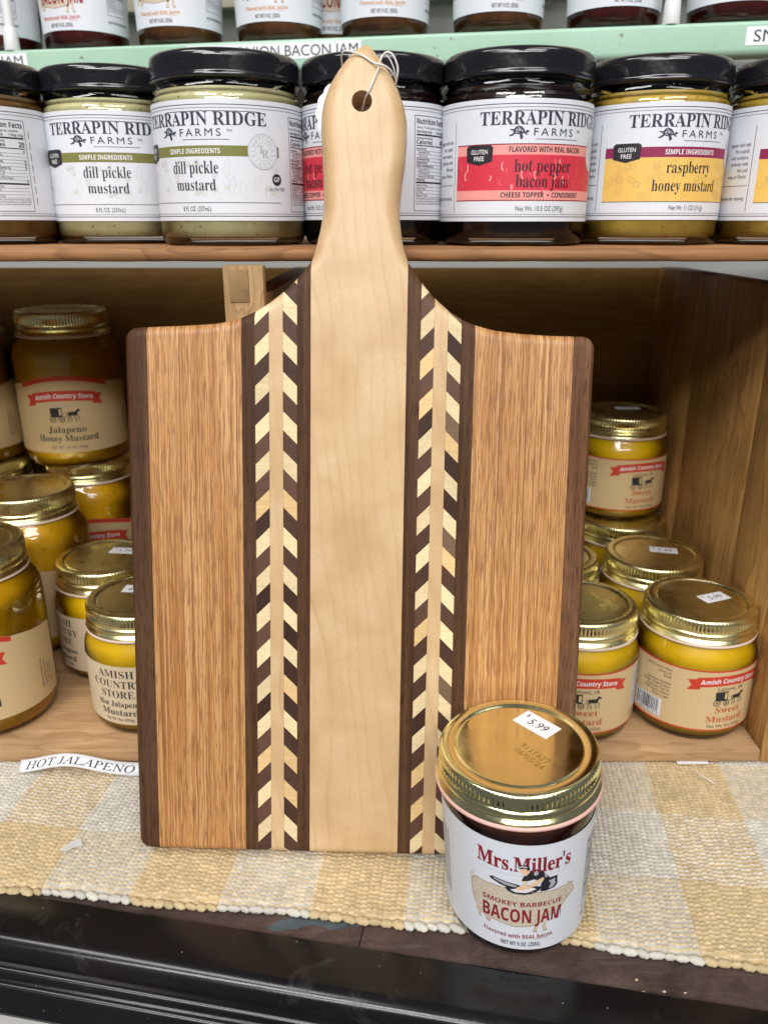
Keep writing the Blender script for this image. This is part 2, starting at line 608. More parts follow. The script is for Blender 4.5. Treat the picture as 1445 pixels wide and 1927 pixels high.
def glyphs(text, sty, off=0.0, space=1.0):
    key = (text, sty, off, space)
    if key not in _tc:
        cu = bpy.data.curves.new('text', 'FONT')
        cu.body = styled(text, sty)
        cu.size = 1.0
        cu.offset = off
        cu.resolution_u = 3
        cu.space_character = space
        cu.dimensions = '2D'
        cu.fill_mode = 'FRONT'
        ob = bpy.data.objects.new('text', cu)
        me = bpy.data.meshes.new_from_object(ob)
        v = np.zeros(len(me.vertices) * 3)
        me.vertices.foreach_get('co', v)
        v = v.reshape(-1, 3)[:, :2]
        f = [tuple(p.vertices) for p in me.polygons]
        bpy.data.objects.remove(ob)
        bpy.data.curves.remove(cu)
        bpy.data.meshes.remove(me)
        _tc[key] = (v, f)
    return _tc[key]


CAP = {}


def cap_of(sty):
    if sty not in CAP:
        v, f = glyphs('H', sty)
        CAP[sty] = float(v[:, 1].max()) if len(v) else 0.7
    return CAP[sty]


class Print:
    """flat artwork in mm (s across, t up) that is then laid on paper or wrapped round a jar"""

    def __init__(self):
        self.items = []            # (verts Nx2, faces, material key, layer)

    def poly(self, pts, mat, layer=1):
        self.items.append((np.array(pts, float), [tuple(range(len(pts)))], mat, layer))

    def rect(self, s0, t0, s1, t1, mat, layer=1):
        self.poly([(s0, t0), (s1, t0), (s1, t1), (s0, t1)], mat, layer)

    def frame(self, s0, t0, s1, t1, w, mat, layer=2):
        self.rect(s0, t0, s1, t0 + w, mat, layer)
        self.rect(s0, t1 - w, s1, t1, mat, layer)
        self.rect(s0, t0 + w, s0 + w, t1 - w, mat, layer)
        self.rect(s1 - w, t0 + w, s1, t1 - w, mat, layer)

    def dots(self, s0, s1, t, w, mat, step=1.15, layer=1):
        n = int((s1 - s0) / step)
        for i in range(n):
            a = s0 + i * step
            self.rect(a, t - w / 2, a + step * 0.55, t + w / 2, mat, layer)

    def disc(self, cx, cy, r, mat, layer=1, n=28, ry=None):
        ry = ry or r
        self.poly([(cx + r * math.cos(2 * PI * k / n), cy + ry * math.sin(2 * PI * k / n)) for k in range(n)], mat, layer)

    def ring(self, cx, cy, r, w, mat, layer=2, n=36, ry=None, a0=0.0, a1=2 * PI, rot=0.0):
        ry = ry or r
        vs, fs = [], []
        for k in range(n + 1):
            a = a0 + (a1 - a0) * k / n
            for q in (0, w):
                x, y = (r - q) * math.cos(a), (ry - q) * math.sin(a)
                vs.append((cx + x * math.cos(rot) - y * math.sin(rot), cy + x * math.sin(rot) + y * math.cos(rot)))
        for k in range(n):
            fs.append((2 * k, 2 * k + 2, 2 * k + 3, 2 * k + 1))
        self.items.append((np.array(vs), fs, mat, layer))

    def stroke(self, pts, w, mat, layer=2):
        P = np.array(pts, float)
        vs, fs = [], []
        for i in range(len(P)):
            d = P[min(i + 1, len(P) - 1)] - P[max(i - 1, 0)]
            d = d / (np.linalg.norm(d) + 1e-9)
            nrm = np.array([-d[1], d[0]]) * w / 2
            vs += [P[i] + nrm, P[i] - nrm]
        for i in range(len(P) - 1):
            fs.append((2 * i, 2 * i + 1, 2 * i + 3, 2 * i + 2))
        self.items.append((np.array(vs), fs, mat, layer))

    def text(self, txt, s, t, cap, mat, sty='sans', width=None, align='C', off=0.0, layer=3, bend=0.0, rot=0.0, space=1.0, shear=0.0, squeeze=None):
        v, f = glyphs(txt, sty, off, space)
        if not len(v):
            return
        v = v.copy()
        k = cap / cap_of(sty)
        v *= k
        v[:, 0] -= v[:, 0].min()
        wd = v[:, 0].max()
        if width:
            v[:, 0] *= width / wd
            wd = width
        elif squeeze:
            v[:, 0] *= squeeze
            wd *= squeeze
        if align == 'C':
            v[:, 0] -= wd / 2
        elif align == 'R':
            v[:, 0] -= wd
        v[:, 0] += shear * v[:, 1]
        if bend:
            v[:, 1] += bend * v[:, 0] ** 2
        if rot:
            c, sn = math.cos(rot), math.sin(rot)
            v = np.stack([v[:, 0] * c - v[:, 1] * sn, v[:, 0] * sn + v[:, 1] * c], 1)
        v[:, 0] += s
        v[:, 1] += t
        self.items.append((v, f, mat, layer))

    def arc_text(self, txt, cx, cy, r, cap, mat, sty='sans', a0=2.6, a1=0.5, layer=3):
        n = len(txt)
        for i, ch in enumerate(txt):
            if ch == ' ':
                continue
            a = a0 + (a1 - a0) * i / max(n - 1, 1)
            self.text(ch, cx + r * math.cos(a), cy + r * math.sin(a), cap, mat, sty, rot=a - PI / 2, layer=layer)

    def build(self, name, base, step=None, xf=None):
        """base: the item list is placed through xf((s,t) array, layer) -> xyz in mm; step: cut every so many mm for bending"""
        keys = []
        V, F, MI = [], [], []
        n0 = 0
        for vs, fs, mat, layer in self.items:
            bm = bmesh.new()
            bv = [bm.verts.new((a, b, 0)) for a, b in vs]
            for f in fs:
                try:
                    bm.faces.new([bv[i] for i in f])
                except ValueError:
                    pass
            big = [f for f in bm.faces if len(f.verts) > 4]
            if big:
                bmesh.ops.triangulate(bm, faces=big)
            if step:
                lo, hi = vs[:, 0].min(), vs[:, 0].max()
                if hi - lo > step * 0.8:
                    kk = math.floor(lo / step) + 1
                    while kk * step < hi - 1e-4:
                        bmesh.ops.bisect_plane(bm, geom=bm.verts[:] + bm.edges[:] + bm.faces[:], plane_co=(kk * step, 0, 0), plane_no=(1, 0, 0))
                        kk += 1
            bm.verts.index_update()
            a = np.array([(v.co.x, v.co.y) for v in bm.verts])
            for f in bm.faces:
                idx = [v.index for v in f.verts]
                if f.normal.z < 0:
                    idx = idx[::-1]
                F.append([i + n0 for i in idx])
                if mat not in keys:
                    keys.append(mat)
                MI.append(keys.index(mat))
            bm.free()
            if len(a):
                V.append(xf(a, layer))
                n0 += len(a)
        me = mesh(name, np.concatenate(V), F, [M[k] for k in keys], MI, 30)
        return me


def wrap(R, z0, lift=0.12, slope=0.0, skew=0.0):
    """wrap round an upright jar; R may vary with height: R + slope*t"""
    def f(a, layer):
        s, t = a[:, 0], a[:, 1]
        th = s / R
        tt = t + skew * s
        r = R + slope * tt + lift + layer * 0.035
        return np.stack([r * np.sin(th), -r * np.cos(th), z0 + tt], 1)
    return f


def laid(layer_h=0.03, z=0.0):
    def f(a, layer):
        return np.stack([a[:, 0], a[:, 1], np.full(len(a), z + layer * layer_h)], 1)
    return f


# ------------------------------------------------------------------ setting: counter, walls, cabinet
AN = math.radians(10.3)                    # the store fixture stands turned against the crate
E_ = Vector((math.cos(AN), -math.sin(AN), 0))
N_ = Vector((-math.sin(AN), -math.cos(AN), 0))
P0 = Vector((-15, 275, 0))


def fx(s, d, z):
    p = P0 + E_ * s + N_ * d
    return (p.x, p.y, z)


def prism(name, poly, s0, s1, mat, parent=None, smooth=30, n=1):
    """polygon in (d, z) extruded along the fixture"""
    vs, fs = [], []
    m = len(poly)
    for i in range(n + 1):
        s = s0 + (s1 - s0) * i / n
        vs += [fx(s, d, z) for d, z in poly]
    for i in range(n):
        for k in range(m):
            k2 = (k + 1) % m
            fs.append((i * m + k, i * m + k2, (i + 1) * m + k2, (i + 1) * m + k))
    fs.append(tuple(range(m))[::-1])
    fs.append(tuple(n * m + k for k in range(m)))
    bm = bmesh.new()
    bv = [bm.verts.new(v) for v in vs]
    for f in fs:
        bm.faces.new([bv[i] for i in f])
    return link(name, bm_mesh(name, bm, mat, smooth), parent)


def arc(cx, cz, r, a0, a1, n=10):
    return [(cx + r * math.cos(math.radians(a0 + (a1 - a0) * k / n)), cz + r * math.sin(math.radians(a0 + (a1 - a0) * k / n))) for k in range(n + 1)]


CZ = -2.0
top = empty('counter_top')
tag(top, kind='structure')
plank = lambda s0, s1: prism('counter_board', [(-0.3, CZ - 18), (-0.3, CZ - 0.5), (-0.8, CZ), (-700, CZ), (-700, CZ - 18)], s0, s1, M['counter'], top)
plank(-520, 3.0)
plank(3.5, 520)
# bare patch where the finish has flaked off
pp = [(-37, -4.5), (-35, -9.5), (-30, -12), (-24, -13.5), (-18, -13), (-12, -11.2), (-6, -10.5), (-1, -7), (0.5, -11), (0.8, -16), (-8, -17), (-16, -17), (-24, -16.5), (-29, -15), (-33, -10), (-36, -7), (-39, -5.2), (-41, -3.8), (-40, -2.2)]
pp = [(-41, -4.0), (-39, -2.4), (-35, -3.0), (-31, -4.8), (-27, -5.6), (-24.5, -8.0), (-20, -9.4), (-15, -9.2), (-12, -7.6), (-9, -8.8), (-4, -11.0), (0.5, -12.0), (1.5, -17), (-10, -18), (-20, -17), (-28, -14.5), (-33, -10.5), (-37.5, -8.5)]
pv = [fx(s, d, CZ + 0.12) for s, d in pp]
o = link('flaked_patch', mesh('flaked_patch', pv, [tuple(range(len(pv)))], M['patch']), top)
prof = [(0.0, -0.6), (0.5, -0.1), (1.5, 0.15), (20, -2.2)] + arc(18.8, -10.6, 8.4, 84, 12, 12) + [(26.7, -11.8), (27.0, -12.6), (28.2, -12.8)] \
    + arc(28.6, -15.9, 3.1, 80, -20, 9) + [(30.6, -18.6), (31.4, -19.2)] + arc(31.4, -22.3, 3.1, 75, -10, 9) + [(35.6, -26.5), (37.2, -28.5), (37.8, -31), (37.0, -33.5), (22, -34), (0, -34)]
mould = prism('counter_edge_moulding', prof, -520, 520, M['lacquer'], top, 28)
cab = prism('cabinet_front', [(21, -34.2), (21, -700), (-680, -700), (-680, -34.2)], -520, 520, M['cabinet'])
tag(cab, kind='structure')

# back wall of the fixture, grey with a cream slatted panel above
wall = empty('fixture_wall')
tag(wall, kind='structure')
prism('wall_panel', [(-505, -2), (-505, 900), (-530, 900), (-530, -2)], -620, 620, M['wall'], wall)
for i in range(26):
    s = -620 + i * 48
    prism('cream_slat', [(-494, 486), (-494, 900), (-504.8, 900), (-504.8, 486)], s, s + 45.5, M['cream'], wall)

# ------------------------------------------------------------------ green shelf
shelf = empty('green_shelf')
tag(shelf, 'mint green painted metal shelf with a rounded front lip above the black-lidded jars', 'shelf')
GD = -377.0                                # front of the green shelf, measured from the counter edge
gp = [(GD - 118, 437), (GD - 2, 437)] + [(GD - 2 + 2 * math.sin(math.radians(a)), 435 + 2 * math.cos(math.radians(a))) for a in range(10, 95, 12)] + [(GD, 421)] \
    + [(GD - 5 + 5 * math.cos(math.radians(a)), 421 + -5 * math.sin(math.radians(a))) for a in range(10, 95, 14)] + [(GD - 12, 416), (GD - 12, 420), (GD - 118, 433)]
prism('shelf_board', gp, -560, 560, M['green'], shelf, 40)


def on_front(s_c, z_c):
    def f(a, layer):
        return np.array([fx(s_c + x, GD + 0.25 + layer * 0.05, z_c + y) for x, y in a])
    return f


def price_strip(txt, s0, s1, z0, z1, tx, cap, align, width=None):
    p = Print()
    p.rect(0, 0, s1 - s0, z1 - z0, 'sticker', 0)
    p.text(txt, tx, (z1 - z0 - cap) / 2, cap, 'ink', 'sans', width=width, align=align, layer=1)
    return link('shelf_label', p.build('shelf_label', None, None, on_front(s0, z0)), shelf)


# ------------------------------------------------------------------ crate
crate = empty('wooden_crate', (0, 404, 2))
tag(crate, 'open pine crate with a divider, holding the yellow mustard jars under its top board', 'crate')
crate.location = (0, 0, 0)
CX0, CX1, CY0, CY1 = -420, 228, 404, 690
CF = 10.5
box('crate_floor', CX0, CX1, CY0, CY1, 2.0, CF, M['pine_floor'], crate, 1.2)
for x0, x1 in ((CX1 + 0.2, CX1 + 18),):
    for y0, y1 in ((CY0, 428.0), (428.5, 480.0), (480.5, 590), (590.5, CY1)):
        box('side_board', x0, x1, y0, y1, 2.0, 276, M['pine_wall'], crate, 0.7)
box('side_board', CX0 - 18, CX0 - 0.2, CY0, CY1, 2.0, 276, M['pine_wall'], crate, 0.7)
box('back_board', CX0 - 18, CX1 + 18, CY1 + 0.2, CY1 + 8, 2.0, 275, M['ply'], crate)
div = box('divider', -74, -60, CY0 + 1, CY1 - 0.3, CF + 0.1, 276, M['pine_wall'], crate, 0.8)
post = box('divider_post', -77, -57.5, CY0 - 8, CY0 + 0.8, CF + 0.1, 291.5, M['post'], crate, 0.9)
# insert of end grain let into the post
bm = bmesh.new()
add_box(bm, -74, -64.6, CY0 - 8.6, CY0 - 7.0, 274.5, 289.6, 0.4)
link('end_grain_plug', bm_mesh('end_grain_plug', bm, M['endgrain'], 30), post)
SH = 299.0
board_y0 = 406.4


def ragged_board(name, x0, x1, y0, y1, z0, z1, mat, parent):
    """board with a worn, slightly uneven front edge"""
    vs, fs = [], []
    n = 120
    sec = [(y1, z0), (y0 + 2.2, z0), (y0 + 0.7, z0 + 0.5), (y0, z0 + 2.0), (y0, z1 - 2.0), (y0 + 0.7, z1 - 0.5), (y0 + 2.2, z1), (y1, z1)]
    m = len(sec)
    for i in range(n + 1):
        x = x0 + (x1 - x0) * i / n
        j = 0.18 * math.sin(x * 0.11) + 0.12 * math.sin(x * 0.37 + 1) + rng.normal(0, 0.06)
        for q, (y, z) in enumerate(sec):
            e = 1 if 0 < q < m - 1 else 0
            vs.append((x, y + e * abs(j) * 0.8, z + e * j * 0.5))
    for i in range(n):
        for k in range(m):
            k2 = (k + 1) % m
            fs.append((i * m + k, (i + 1) * m + k, (i + 1) * m + k2, i * m + k2))
    fs.append(tuple(range(m)))
    fs.append(tuple(n * m + k for k in range(m))[::-1])
    bm = bmesh.new()
    bv = [bm.verts.new(v) for v in vs]
    for f in fs:
        bm.faces.new([bv[i] for i in f])
    return link(name, bm_mesh(name, bm, mat, 50), parent)


ragged_board('top_board', -440, 440, board_y0, 668, SH - 6.2, SH, M['pine_edge'], crate)
box('batten', -430, -412, 440, 570, 276.4, SH - 6.4, M['pine_wall'], crate)
box('batten', 412, 430, 440, 570, 276.4, SH - 6.4, M['pine_wall'], crate)

# ------------------------------------------------------------------ rag rug
RA = math.radians(6.6)


def rug():
    ca, sa = math.cos(RA), math.sin(RA)
    nx, ny = 1400, 330
    xs = np.linspace(-300, 300, nx)
    u = np.linspace(0, 1, ny)
    X, U = np.meshgrid(xs, u)
    front = 284.5 + 2.2 * np.sin((X + 190) / 130.0) - np.clip(X - 40, 0, None) * 0.062 + 0.9 * np.sin(X / 17.0)
    back = 436.0
    Y = front + (back - front) * U
    # yarn cells: ribs across, beads along each rib, every other rib half a step on
    wob = 0.5 * np.sin(X / 23.0 + Y / 31.0) + 0.4 * np.sin(Y / 12.0 - X / 40.0)
    px, py = 2.8, 2.7
    gx = (X + wob * 0.8) / px
    i = np.floor(gx)
    a = gx - i - 0.5
    gy = (Y + 0.35 * np.sin(i * 1.7) * py) / py + 0.5 * (i % 2)
    j = np.floor(gy)
    b = gy - j - 0.5

    def h2(i, j, k):
        v = np.sin(i * 12.9898 + j * 78.233 + k * 37.7) * 43758.5453
        return v - np.floor(v)
    rib = 1.08 * np.sqrt(np.clip(1 - (a / 0.52) ** 2, 0, 1))
    bead = (1.62 + 0.28 * (h2(i, j, 1) - 0.5)) * np.sqrt(np.clip(1 - (a / 0.50) ** 2, 0, 1)) * np.sqrt(np.clip(1 - ((b + 0.10 * (h2(i, j, 5) - 0.5)) / 0.30) ** 2, 0, 1))
    H = np.maximum(rib, bead) + 0.05 * (h2(i, j, 3) - 0.5)
    # stripes
    col = (np.floor((X + 249.0) / 45.0) % 2) == 0
    row = (np.floor((Y - 279.0) / 48.5) % 2) == 0
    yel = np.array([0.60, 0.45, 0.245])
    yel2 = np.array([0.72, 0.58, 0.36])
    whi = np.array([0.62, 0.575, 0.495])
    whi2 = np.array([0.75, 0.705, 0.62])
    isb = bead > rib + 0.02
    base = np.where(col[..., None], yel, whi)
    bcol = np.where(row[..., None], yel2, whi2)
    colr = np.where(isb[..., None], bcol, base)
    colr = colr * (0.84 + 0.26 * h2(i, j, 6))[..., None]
    sag = np.clip((U - 0.0) * 30, 0, 1)
    Z = CZ + 0.3 + (1.3 * sag) + H * (0.4 + 0.6 * sag)
    Z = Z + 0.45 * np.sin(X / 37.0 + 0.4) * np.sin(Y / 21.0) * sag + 0.25 * np.sin(X / 13.0 + Y / 17.0) * sag
    V = np.stack([X * ca + Y * sa, -X * sa + Y * ca, Z], -1).reshape(-1, 3)
    q = np.arange(nx * ny).reshape(ny, nx)
    F = np.stack([q[:-1, :-1], q[:-1, 1:], q[1:, 1:], q[1:, :-1]], -1).reshape(-1, 4)
    cols = colr.reshape(-1, 3)
    # chunky selvedge loops along the front
    lv, lf, lc = [], [], []
    x = -300.0
    base_n = len(V)
    while x < 300:
        wd = 5.6 + rng.uniform(-1.4, 1.6)
        xc = x + wd / 2
        fy = 284.5 + 2.2 * math.sin((xc + 190) / 130.0) - max(0, xc - 40) * 0.062 + 0.9 * math.sin(xc / 17.0)
        isy = (math.floor((xc + 249.0) / 45.0) % 2) == 0
        cc = (np.array([0.63, 0.49, 0.28]) if isy else np.array([0.66, 0.625, 0.55])) * rng.uniform(0.82, 1.06)
        n0 = base_n + len(lv)
        nu, nv = 20, 14
        ln = rng.uniform(1.3, 2.6)
        tw = rng.uniform(-0.35, 0.1)
        for p in range(nu + 1):
            th = PI * p / nu
            for r_ in range(nv):
                ph = 2 * PI * r_ / nv
                str_ = 1 + 0.07 * math.cos(7 * (math.cos(th) * 1.2 + 0.35 * ph))
                ex, ey, ez = math.cos(th) * wd * 0.60, math.sin(th) * math.cos(ph) * ln * str_, math.sin(th) * math.sin(ph) * 1.75 * str_
                yy = fy - 0.5 + ey + tw * ex
                xx = xc + ex
                lv.append((xx * ca + yy * sa, -xx * sa + yy * ca, CZ + 1.85 + ez))
                lc.append(cc)
        for p in range(nu):
            for r_ in range(nv):
                r2 = (r_ + 1) % nv
                lf.append((n0 + p * nv + r_, n0 + p * nv + r2, n0 + (p + 1) * nv + r2, n0 + (p + 1) * nv + r_))
        x += wd
    V = np.concatenate([V, np.array(lv)])
    cols = np.concatenate([cols, np.array(lc)])
    me = bpy.data.meshes.new('rag_rug')
    me.from_pydata((V * K).tolist(), [], F.tolist() + lf)
    me.materials.append(M['woven'])
    at = me.color_attributes.new('yarn', 'FLOAT_COLOR', 'POINT')
    at.data.foreach_set('color', np.concatenate([cols, np.ones((len(cols), 1))], 1).astype(np.float32).ravel())
    me.shade_smooth()
    return link('rag_rug', me)


tag(rug(), 'woven cotton rag rug in pale yellow and white checks under the cutting board', 'rug')

# ------------------------------------------------------------------ cutting board
BO = Vector((-15.64, 324.55, 5.0))
e1 = Vector((0.99963091, -0.02522915, -0.01007654))
e2 = Vector((0.01508018, 0.20678632, 0.97826991))
e3 = Vector((-0.02259722, -0.97806079, 0.20709045))
board = empty('cutting_board')
tag(board, 'striped wooden paddle cutting board with long maple handle and arrow inlays, leaning on the shelf', 'cutting board')
board.matrix_world = Matrix(((e1.x, e2.x, e3.x, BO.x * K), (e1.y, e2.y, e3.y, BO.y * K), (e1.z, e2.z, e3.z, BO.z * K), (0, 0, 0, 1)))
TH = 18.6
XL, XR = -111.0, 110.4
xl_pts = np.array([(-111, 264.0), (-100.1, 264.6), (-81.3, 265.6), (-68.7, 266.5), (-58.7, 268.2), (-48.7, 272.6), (-42.4, 276.4), (-35.0, 282.2), (-29.3, 287.6), (-22.6, 295.8)])
xr_pts = np.array([(22.4, 295.8), (26.6, 289.6), (30.4, 284.6), (35.5, 279.2), (41.8, 273.8), (48.0, 270.0), (53.8, 267.6), (63.0, 265.2), (75.4, 263.8), (87.8, 263.1), (110.4, 262.8)])


def smooth_curve(pts):
    xs = np.linspace(pts[0, 0], pts[-1, 0], 700)
    ys = np.interp(xs, pts[:, 0], pts[:, 1])
    k = np.hanning(61)
    k /= k.sum()
    pad = 30
    lo = ys[0] - (ys[1] - ys[0]) * np.arange(pad, 0, -1)
    hi = ys[-1] + (ys[-1] - ys[-2]) * np.arange(1, pad + 1)
    return xs, np.convolve(np.concatenate([lo, ys, hi]), k, 'valid')


LX, LY = smooth_curve(xl_pts)
RX, RY = smooth_curve(xr_pts)
CR = 6.0


def corner(x):
    d = min(x - XL, XR - x)
    d = max(d, 0)
    return 0.0 if d >= CR else CR - math.sqrt(max(CR * CR - (CR - d) ** 2, 0))


def bot(x):
    return corner(x)


def topc(x):
    y = float(np.interp(x, LX, LY)) if x < 0 else float(np.interp(x, RX, RY))
    return y - corner(x)


hl = np.array([(295.8, -22.6), (300.2, -21.3), (309.7, -19.0), (319.1, -17.5), (330.7, -17.5), (342.2, -18.1), (353.6, -18.8), (361.5, -18.6), (367.1, -17.4), (373.9, -14.9), (379.5, -11.4), (385.1, -7.0), (389.1, -2.9), (391.3, 1.6)])
hr = np.array([(295.8, 22.4), (300.2, 20.9), (305.4, 19.5), (314.7, 18.2), (321.7, 18.0), (331.0, 18.7), (340.2, 20.0), (351.6, 20.8), (358.4, 20.6), (365.2, 19.1), (371.9, 16.5), (379.0, 12.7), (384.7, 8.3), (389.6, 4.4), (391.3, 1.6)])


def side_curve(h):
    ys = np.linspace(h[0, 0], h[-1, 0], 600)
    xs = np.interp(ys, h[:, 0], h[:, 1])
    k = np.hanning(19)
    k /= k.sum()
    lo = xs[0] - (xs[1] - xs[0]) * np.arange(9, 0, -1)
    hi = np.full(9, xs[-1])
    s = np.convolve(np.concatenate([lo, xs, hi]), k, 'valid')
    wgt = np.clip((391.3 - ys) / 3.0, 0, 1)
    return ys, s * wgt + xs * (1 - wgt)


HLY, HLX = side_curve(hl)
HRY, HRX = side_curve(hr)
xx = np.linspace(XL, XR, 300)
ol = [(x, bot(x)) for x in np.concatenate([XL + CR * (1 - np.cos(np.linspace(0, PI / 2, 14))), np.linspace(XL + CR, XR - CR, 40)[1:-1], XR - CR * (1 - np.cos(np.linspace(PI / 2, 0, 14)))])]
ol += [(x, topc(x)) for x in np.concatenate([XR - CR * (1 - np.cos(np.linspace(0, PI / 2, 14))), np.linspace(XR - CR, 22.4, 120)[1:]])]
ol += [(x, y) for x, y in zip(HRX[1::3], HRY[1::3])]
ol += [(x, y) for x, y in zip(HLX[::-3], HLY[::-3])]
ol += [(x, topc(x)) for x in np.concatenate([np.linspace(-22.6, XL + CR, 120)[1:-1], XL + CR * (1 - np.cos(np.linspace(PI / 2, 0, 14)))])]
OL = np.array(ol)
A_, B_ = OL, np.roll(OL, -1, 0)


def dist_out(P):
    d = np.full(len(P), 1e9)
    ab = B_ - A_
    l2 = (ab ** 2).sum(1) + 1e-12
    for c in range(0, len(P), 4000):
        p = P[c:c + 4000]
        t = np.clip(((p[:, None] - A_[None]) * ab[None]).sum(2) / l2[None], 0, 1)
        q = A_[None] + t[..., None] * ab[None]
        d[c:c + 4000] = np.sqrt(((p[:, None] - q) ** 2).sum(2)).min(1)
    return d


CL = [0, 0.12, 0.35, 0.7, 1.2, 1.8, 2.6, 3.5, 4.6, 6.0]


def rows_between(lo, hi, step):
    L = hi - lo
    c = [x for x in CL if x < L * 0.45]
    mid = np.linspace(lo + c[-1], hi - c[-1], max(2, int((L - 2 * c[-1]) / step) + 1))
    return np.concatenate([lo + np.array(c[:-1]), mid, hi - np.array(c[:-1])[::-1]])


def solid(name, P, F, mat, parent, tint=None, radius=None):
    """front sheet P (N,2), faces F -> closed piece of board with rounded edges where it meets the outline"""
    P = np.array(P, float)
    d = dist_out(P)
    r = np.where(P[:, 1] > 292, 4.2 + np.clip((P[:, 1] - 292) / 25, 0, 1) * 3.4, 4.2)
    dd = np.minimum(d, r)
    drop = r - np.sqrt(np.clip(r * r - (r - dd) ** 2, 0, None))
    zf = -drop
    zb = -TH + np.minimum(drop, 4.0)
    n = len(P)
    V = np.concatenate([np.column_stack([P, zf]), np.column_stack([P, zb])])
    faces = [tuple(f) for f in F] + [tuple(i + n for i in f[::-1]) for f in F]
    cnt = {}
    for f in F:
        for a, b in zip(f, list(f[1:]) + [f[0]]):
            cnt[(a, b)] = cnt.get((a, b), 0) + 1
    for (a, b) in list(cnt):
        if (b, a) not in cnt:
            faces.append((b, a, a + n, b + n))
    me = mesh(name, V, faces, mat, None, 50)
    if tint is not None:
        at = me.color_attributes.new('tint', 'FLOAT_COLOR', 'CORNER')
    return link(name, me, parent)


GAP = 0.035


def strip(name, x0, x1, mat, outer=None, nx=None):
    a, b = x0 + (GAP if outer != 'L' else 0), x1 - (GAP if outer != 'R' else 0)
    if outer == 'L':
        xs = np.concatenate([a + np.array(CL), np.linspace(a + 6, b, 5)[1:]])
    elif outer == 'R':
        xs = np.concatenate([np.linspace(a, b - 6, 5)[:-1], b - np.array(CL)[::-1]])
    else:
        xs = np.linspace(a, b, nx or max(3, int((b - a) / 1.6)))
    P, F = [], []
    nr = None
    for x in xs:
        r = rows_between(bot(x), topc(x), 7.0)
        if nr is None:
            nr = len(rows_between(bot((a + b) / 2), 262, 7.0))
        if len(r) != nr:
            L = topc(x) - bot(x)
            mid = np.linspace(bot(x) + 6, topc(x) - 6, nr - 2 * (len(CL) - 1))
            r = np.concatenate([bot(x) + np.array(CL[:-1]), mid, topc(x) - np.array(CL[:-1])[::-1]])
        P += [(x, y) for y in r]
    for i in range(len(xs) - 1):
        for k in range(nr - 1):
            F.append((i * nr + k, (i + 1) * nr + k, (i + 1) * nr + k + 1, i * nr + k + 1))
    return solid(name, P, F, mat, board)


XS = [-111.0, -100.0, -55.2, -48.9, -42.2, -35.7, -29.0, -22.6, 22.4, 28.8, 35.1, 41.4, 47.8, 54.2, 100.0, 110.4]
strip('walnut_edge', XS[0], XS[1], M['walnut'], 'L')
strip('oak_panel', XS[1], XS[2], M['oak'])
strip('walnut_strip', XS[2], XS[3], M['walnut'], nx=5)
strip('walnut_strip', XS[6], XS[7], M['walnut'], nx=6)
strip('walnut_strip', XS[8], XS[9], M['walnut'], nx=6)
strip('walnut_strip', XS[12], XS[13], M['walnut'], nx=5)
strip('oak_panel', XS[13], XS[14], M['oak'])
tag(strip('walnut_edge', XS[14], XS[15], M['walnut_lit'], 'R'), 'walnut strip along the right edge, its lit reflection painted in as a paler tone')  # lit reflection on this edge is put into the colour as lighter walnut
# middle strip and handle
ys = np.concatenate([np.array(CL), np.linspace(6, 290, 42)[1:], np.linspace(290, 384, 76)[1:], 391.3 - np.array([6, 5, 4, 3, 2.2, 1.5, 0.9, 0.45, 0.15, 0.0])])
P, F = [], []
nc = 34
cs = np.concatenate([[0, 0.006, 0.02, 0.045, 0.08, 0.125, 0.18], np.linspace(0.24, 0.76, nc - 14), 1 - np.array([0.18, 0.125, 0.08, 0.045, 0.02, 0.006, 0])])
for y in ys:
    if y <= 295.8:
        xa, xb = XS[7] + GAP, XS[8] - GAP
    else:
        xa, xb = float(np.interp(y, HLY, HLX)), float(np.interp(y, HRY, HRX))
        if y >= 391.29:
            xa, xb = 1.55, 1.65
    P += [(xa + (xb - xa) * c, y) for c in cs]
for i in range(len(ys) - 1):
    for k in range(nc - 1):
        F.append((i * nc + k, i * nc + k + 1, (i + 1) * nc + k + 1, (i + 1) * nc + k))
mid = solid('maple_centre_and_handle', P, F, M['maple'], board)
mid.name = 'maple_handle'
# hang hole: cut with a cylinder
bm = bmesh.new()
bmesh.ops.create_cone(bm, cap_ends=True, segments=40, radius1=4.6, radius2=4.6, depth=60)
bmesh.ops.translate(bm, verts=bm.verts, vec=(0.2, 365.0, -TH / 2))
cut = link('cutter', bm_mesh('cutter', bm, M['maple']))
md = mid.modifiers.new('hole', 'BOOLEAN')
md.operation = 'DIFFERENCE'
md.solver = 'EXACT'
md.object = cut
mid.parent = None
bpy.context.view_layer.update()
dg = bpy.context.evaluated_depsgraph_get()
newme = bpy.data.meshes.new_from_object(mid.evaluated_get(dg))
mid.modifiers.clear()
mid.data = newme
mid.parent = board
newme.shade_smooth()
newme.set_sharp_from_angle(angle=math.radians(50))
bpy.data.objects.remove(cut)


def tone(light):
    if light:
        c = np.array([0.80, 0.63, 0.37]) * rng.uniform(0.86, 1.08)
        if rng.random() < 0.12:
            c = c * np.array([0.95, 0.82, 0.66])
        return np.append(c, 1)
    c = np.array([0.078, 0.039, 0.026]) * rng.uniform(0.6, 1.7)
    if rng.random() < 0.12:
        c = np.array([0.19, 0.115, 0.07])
    return np.append(c, 1)


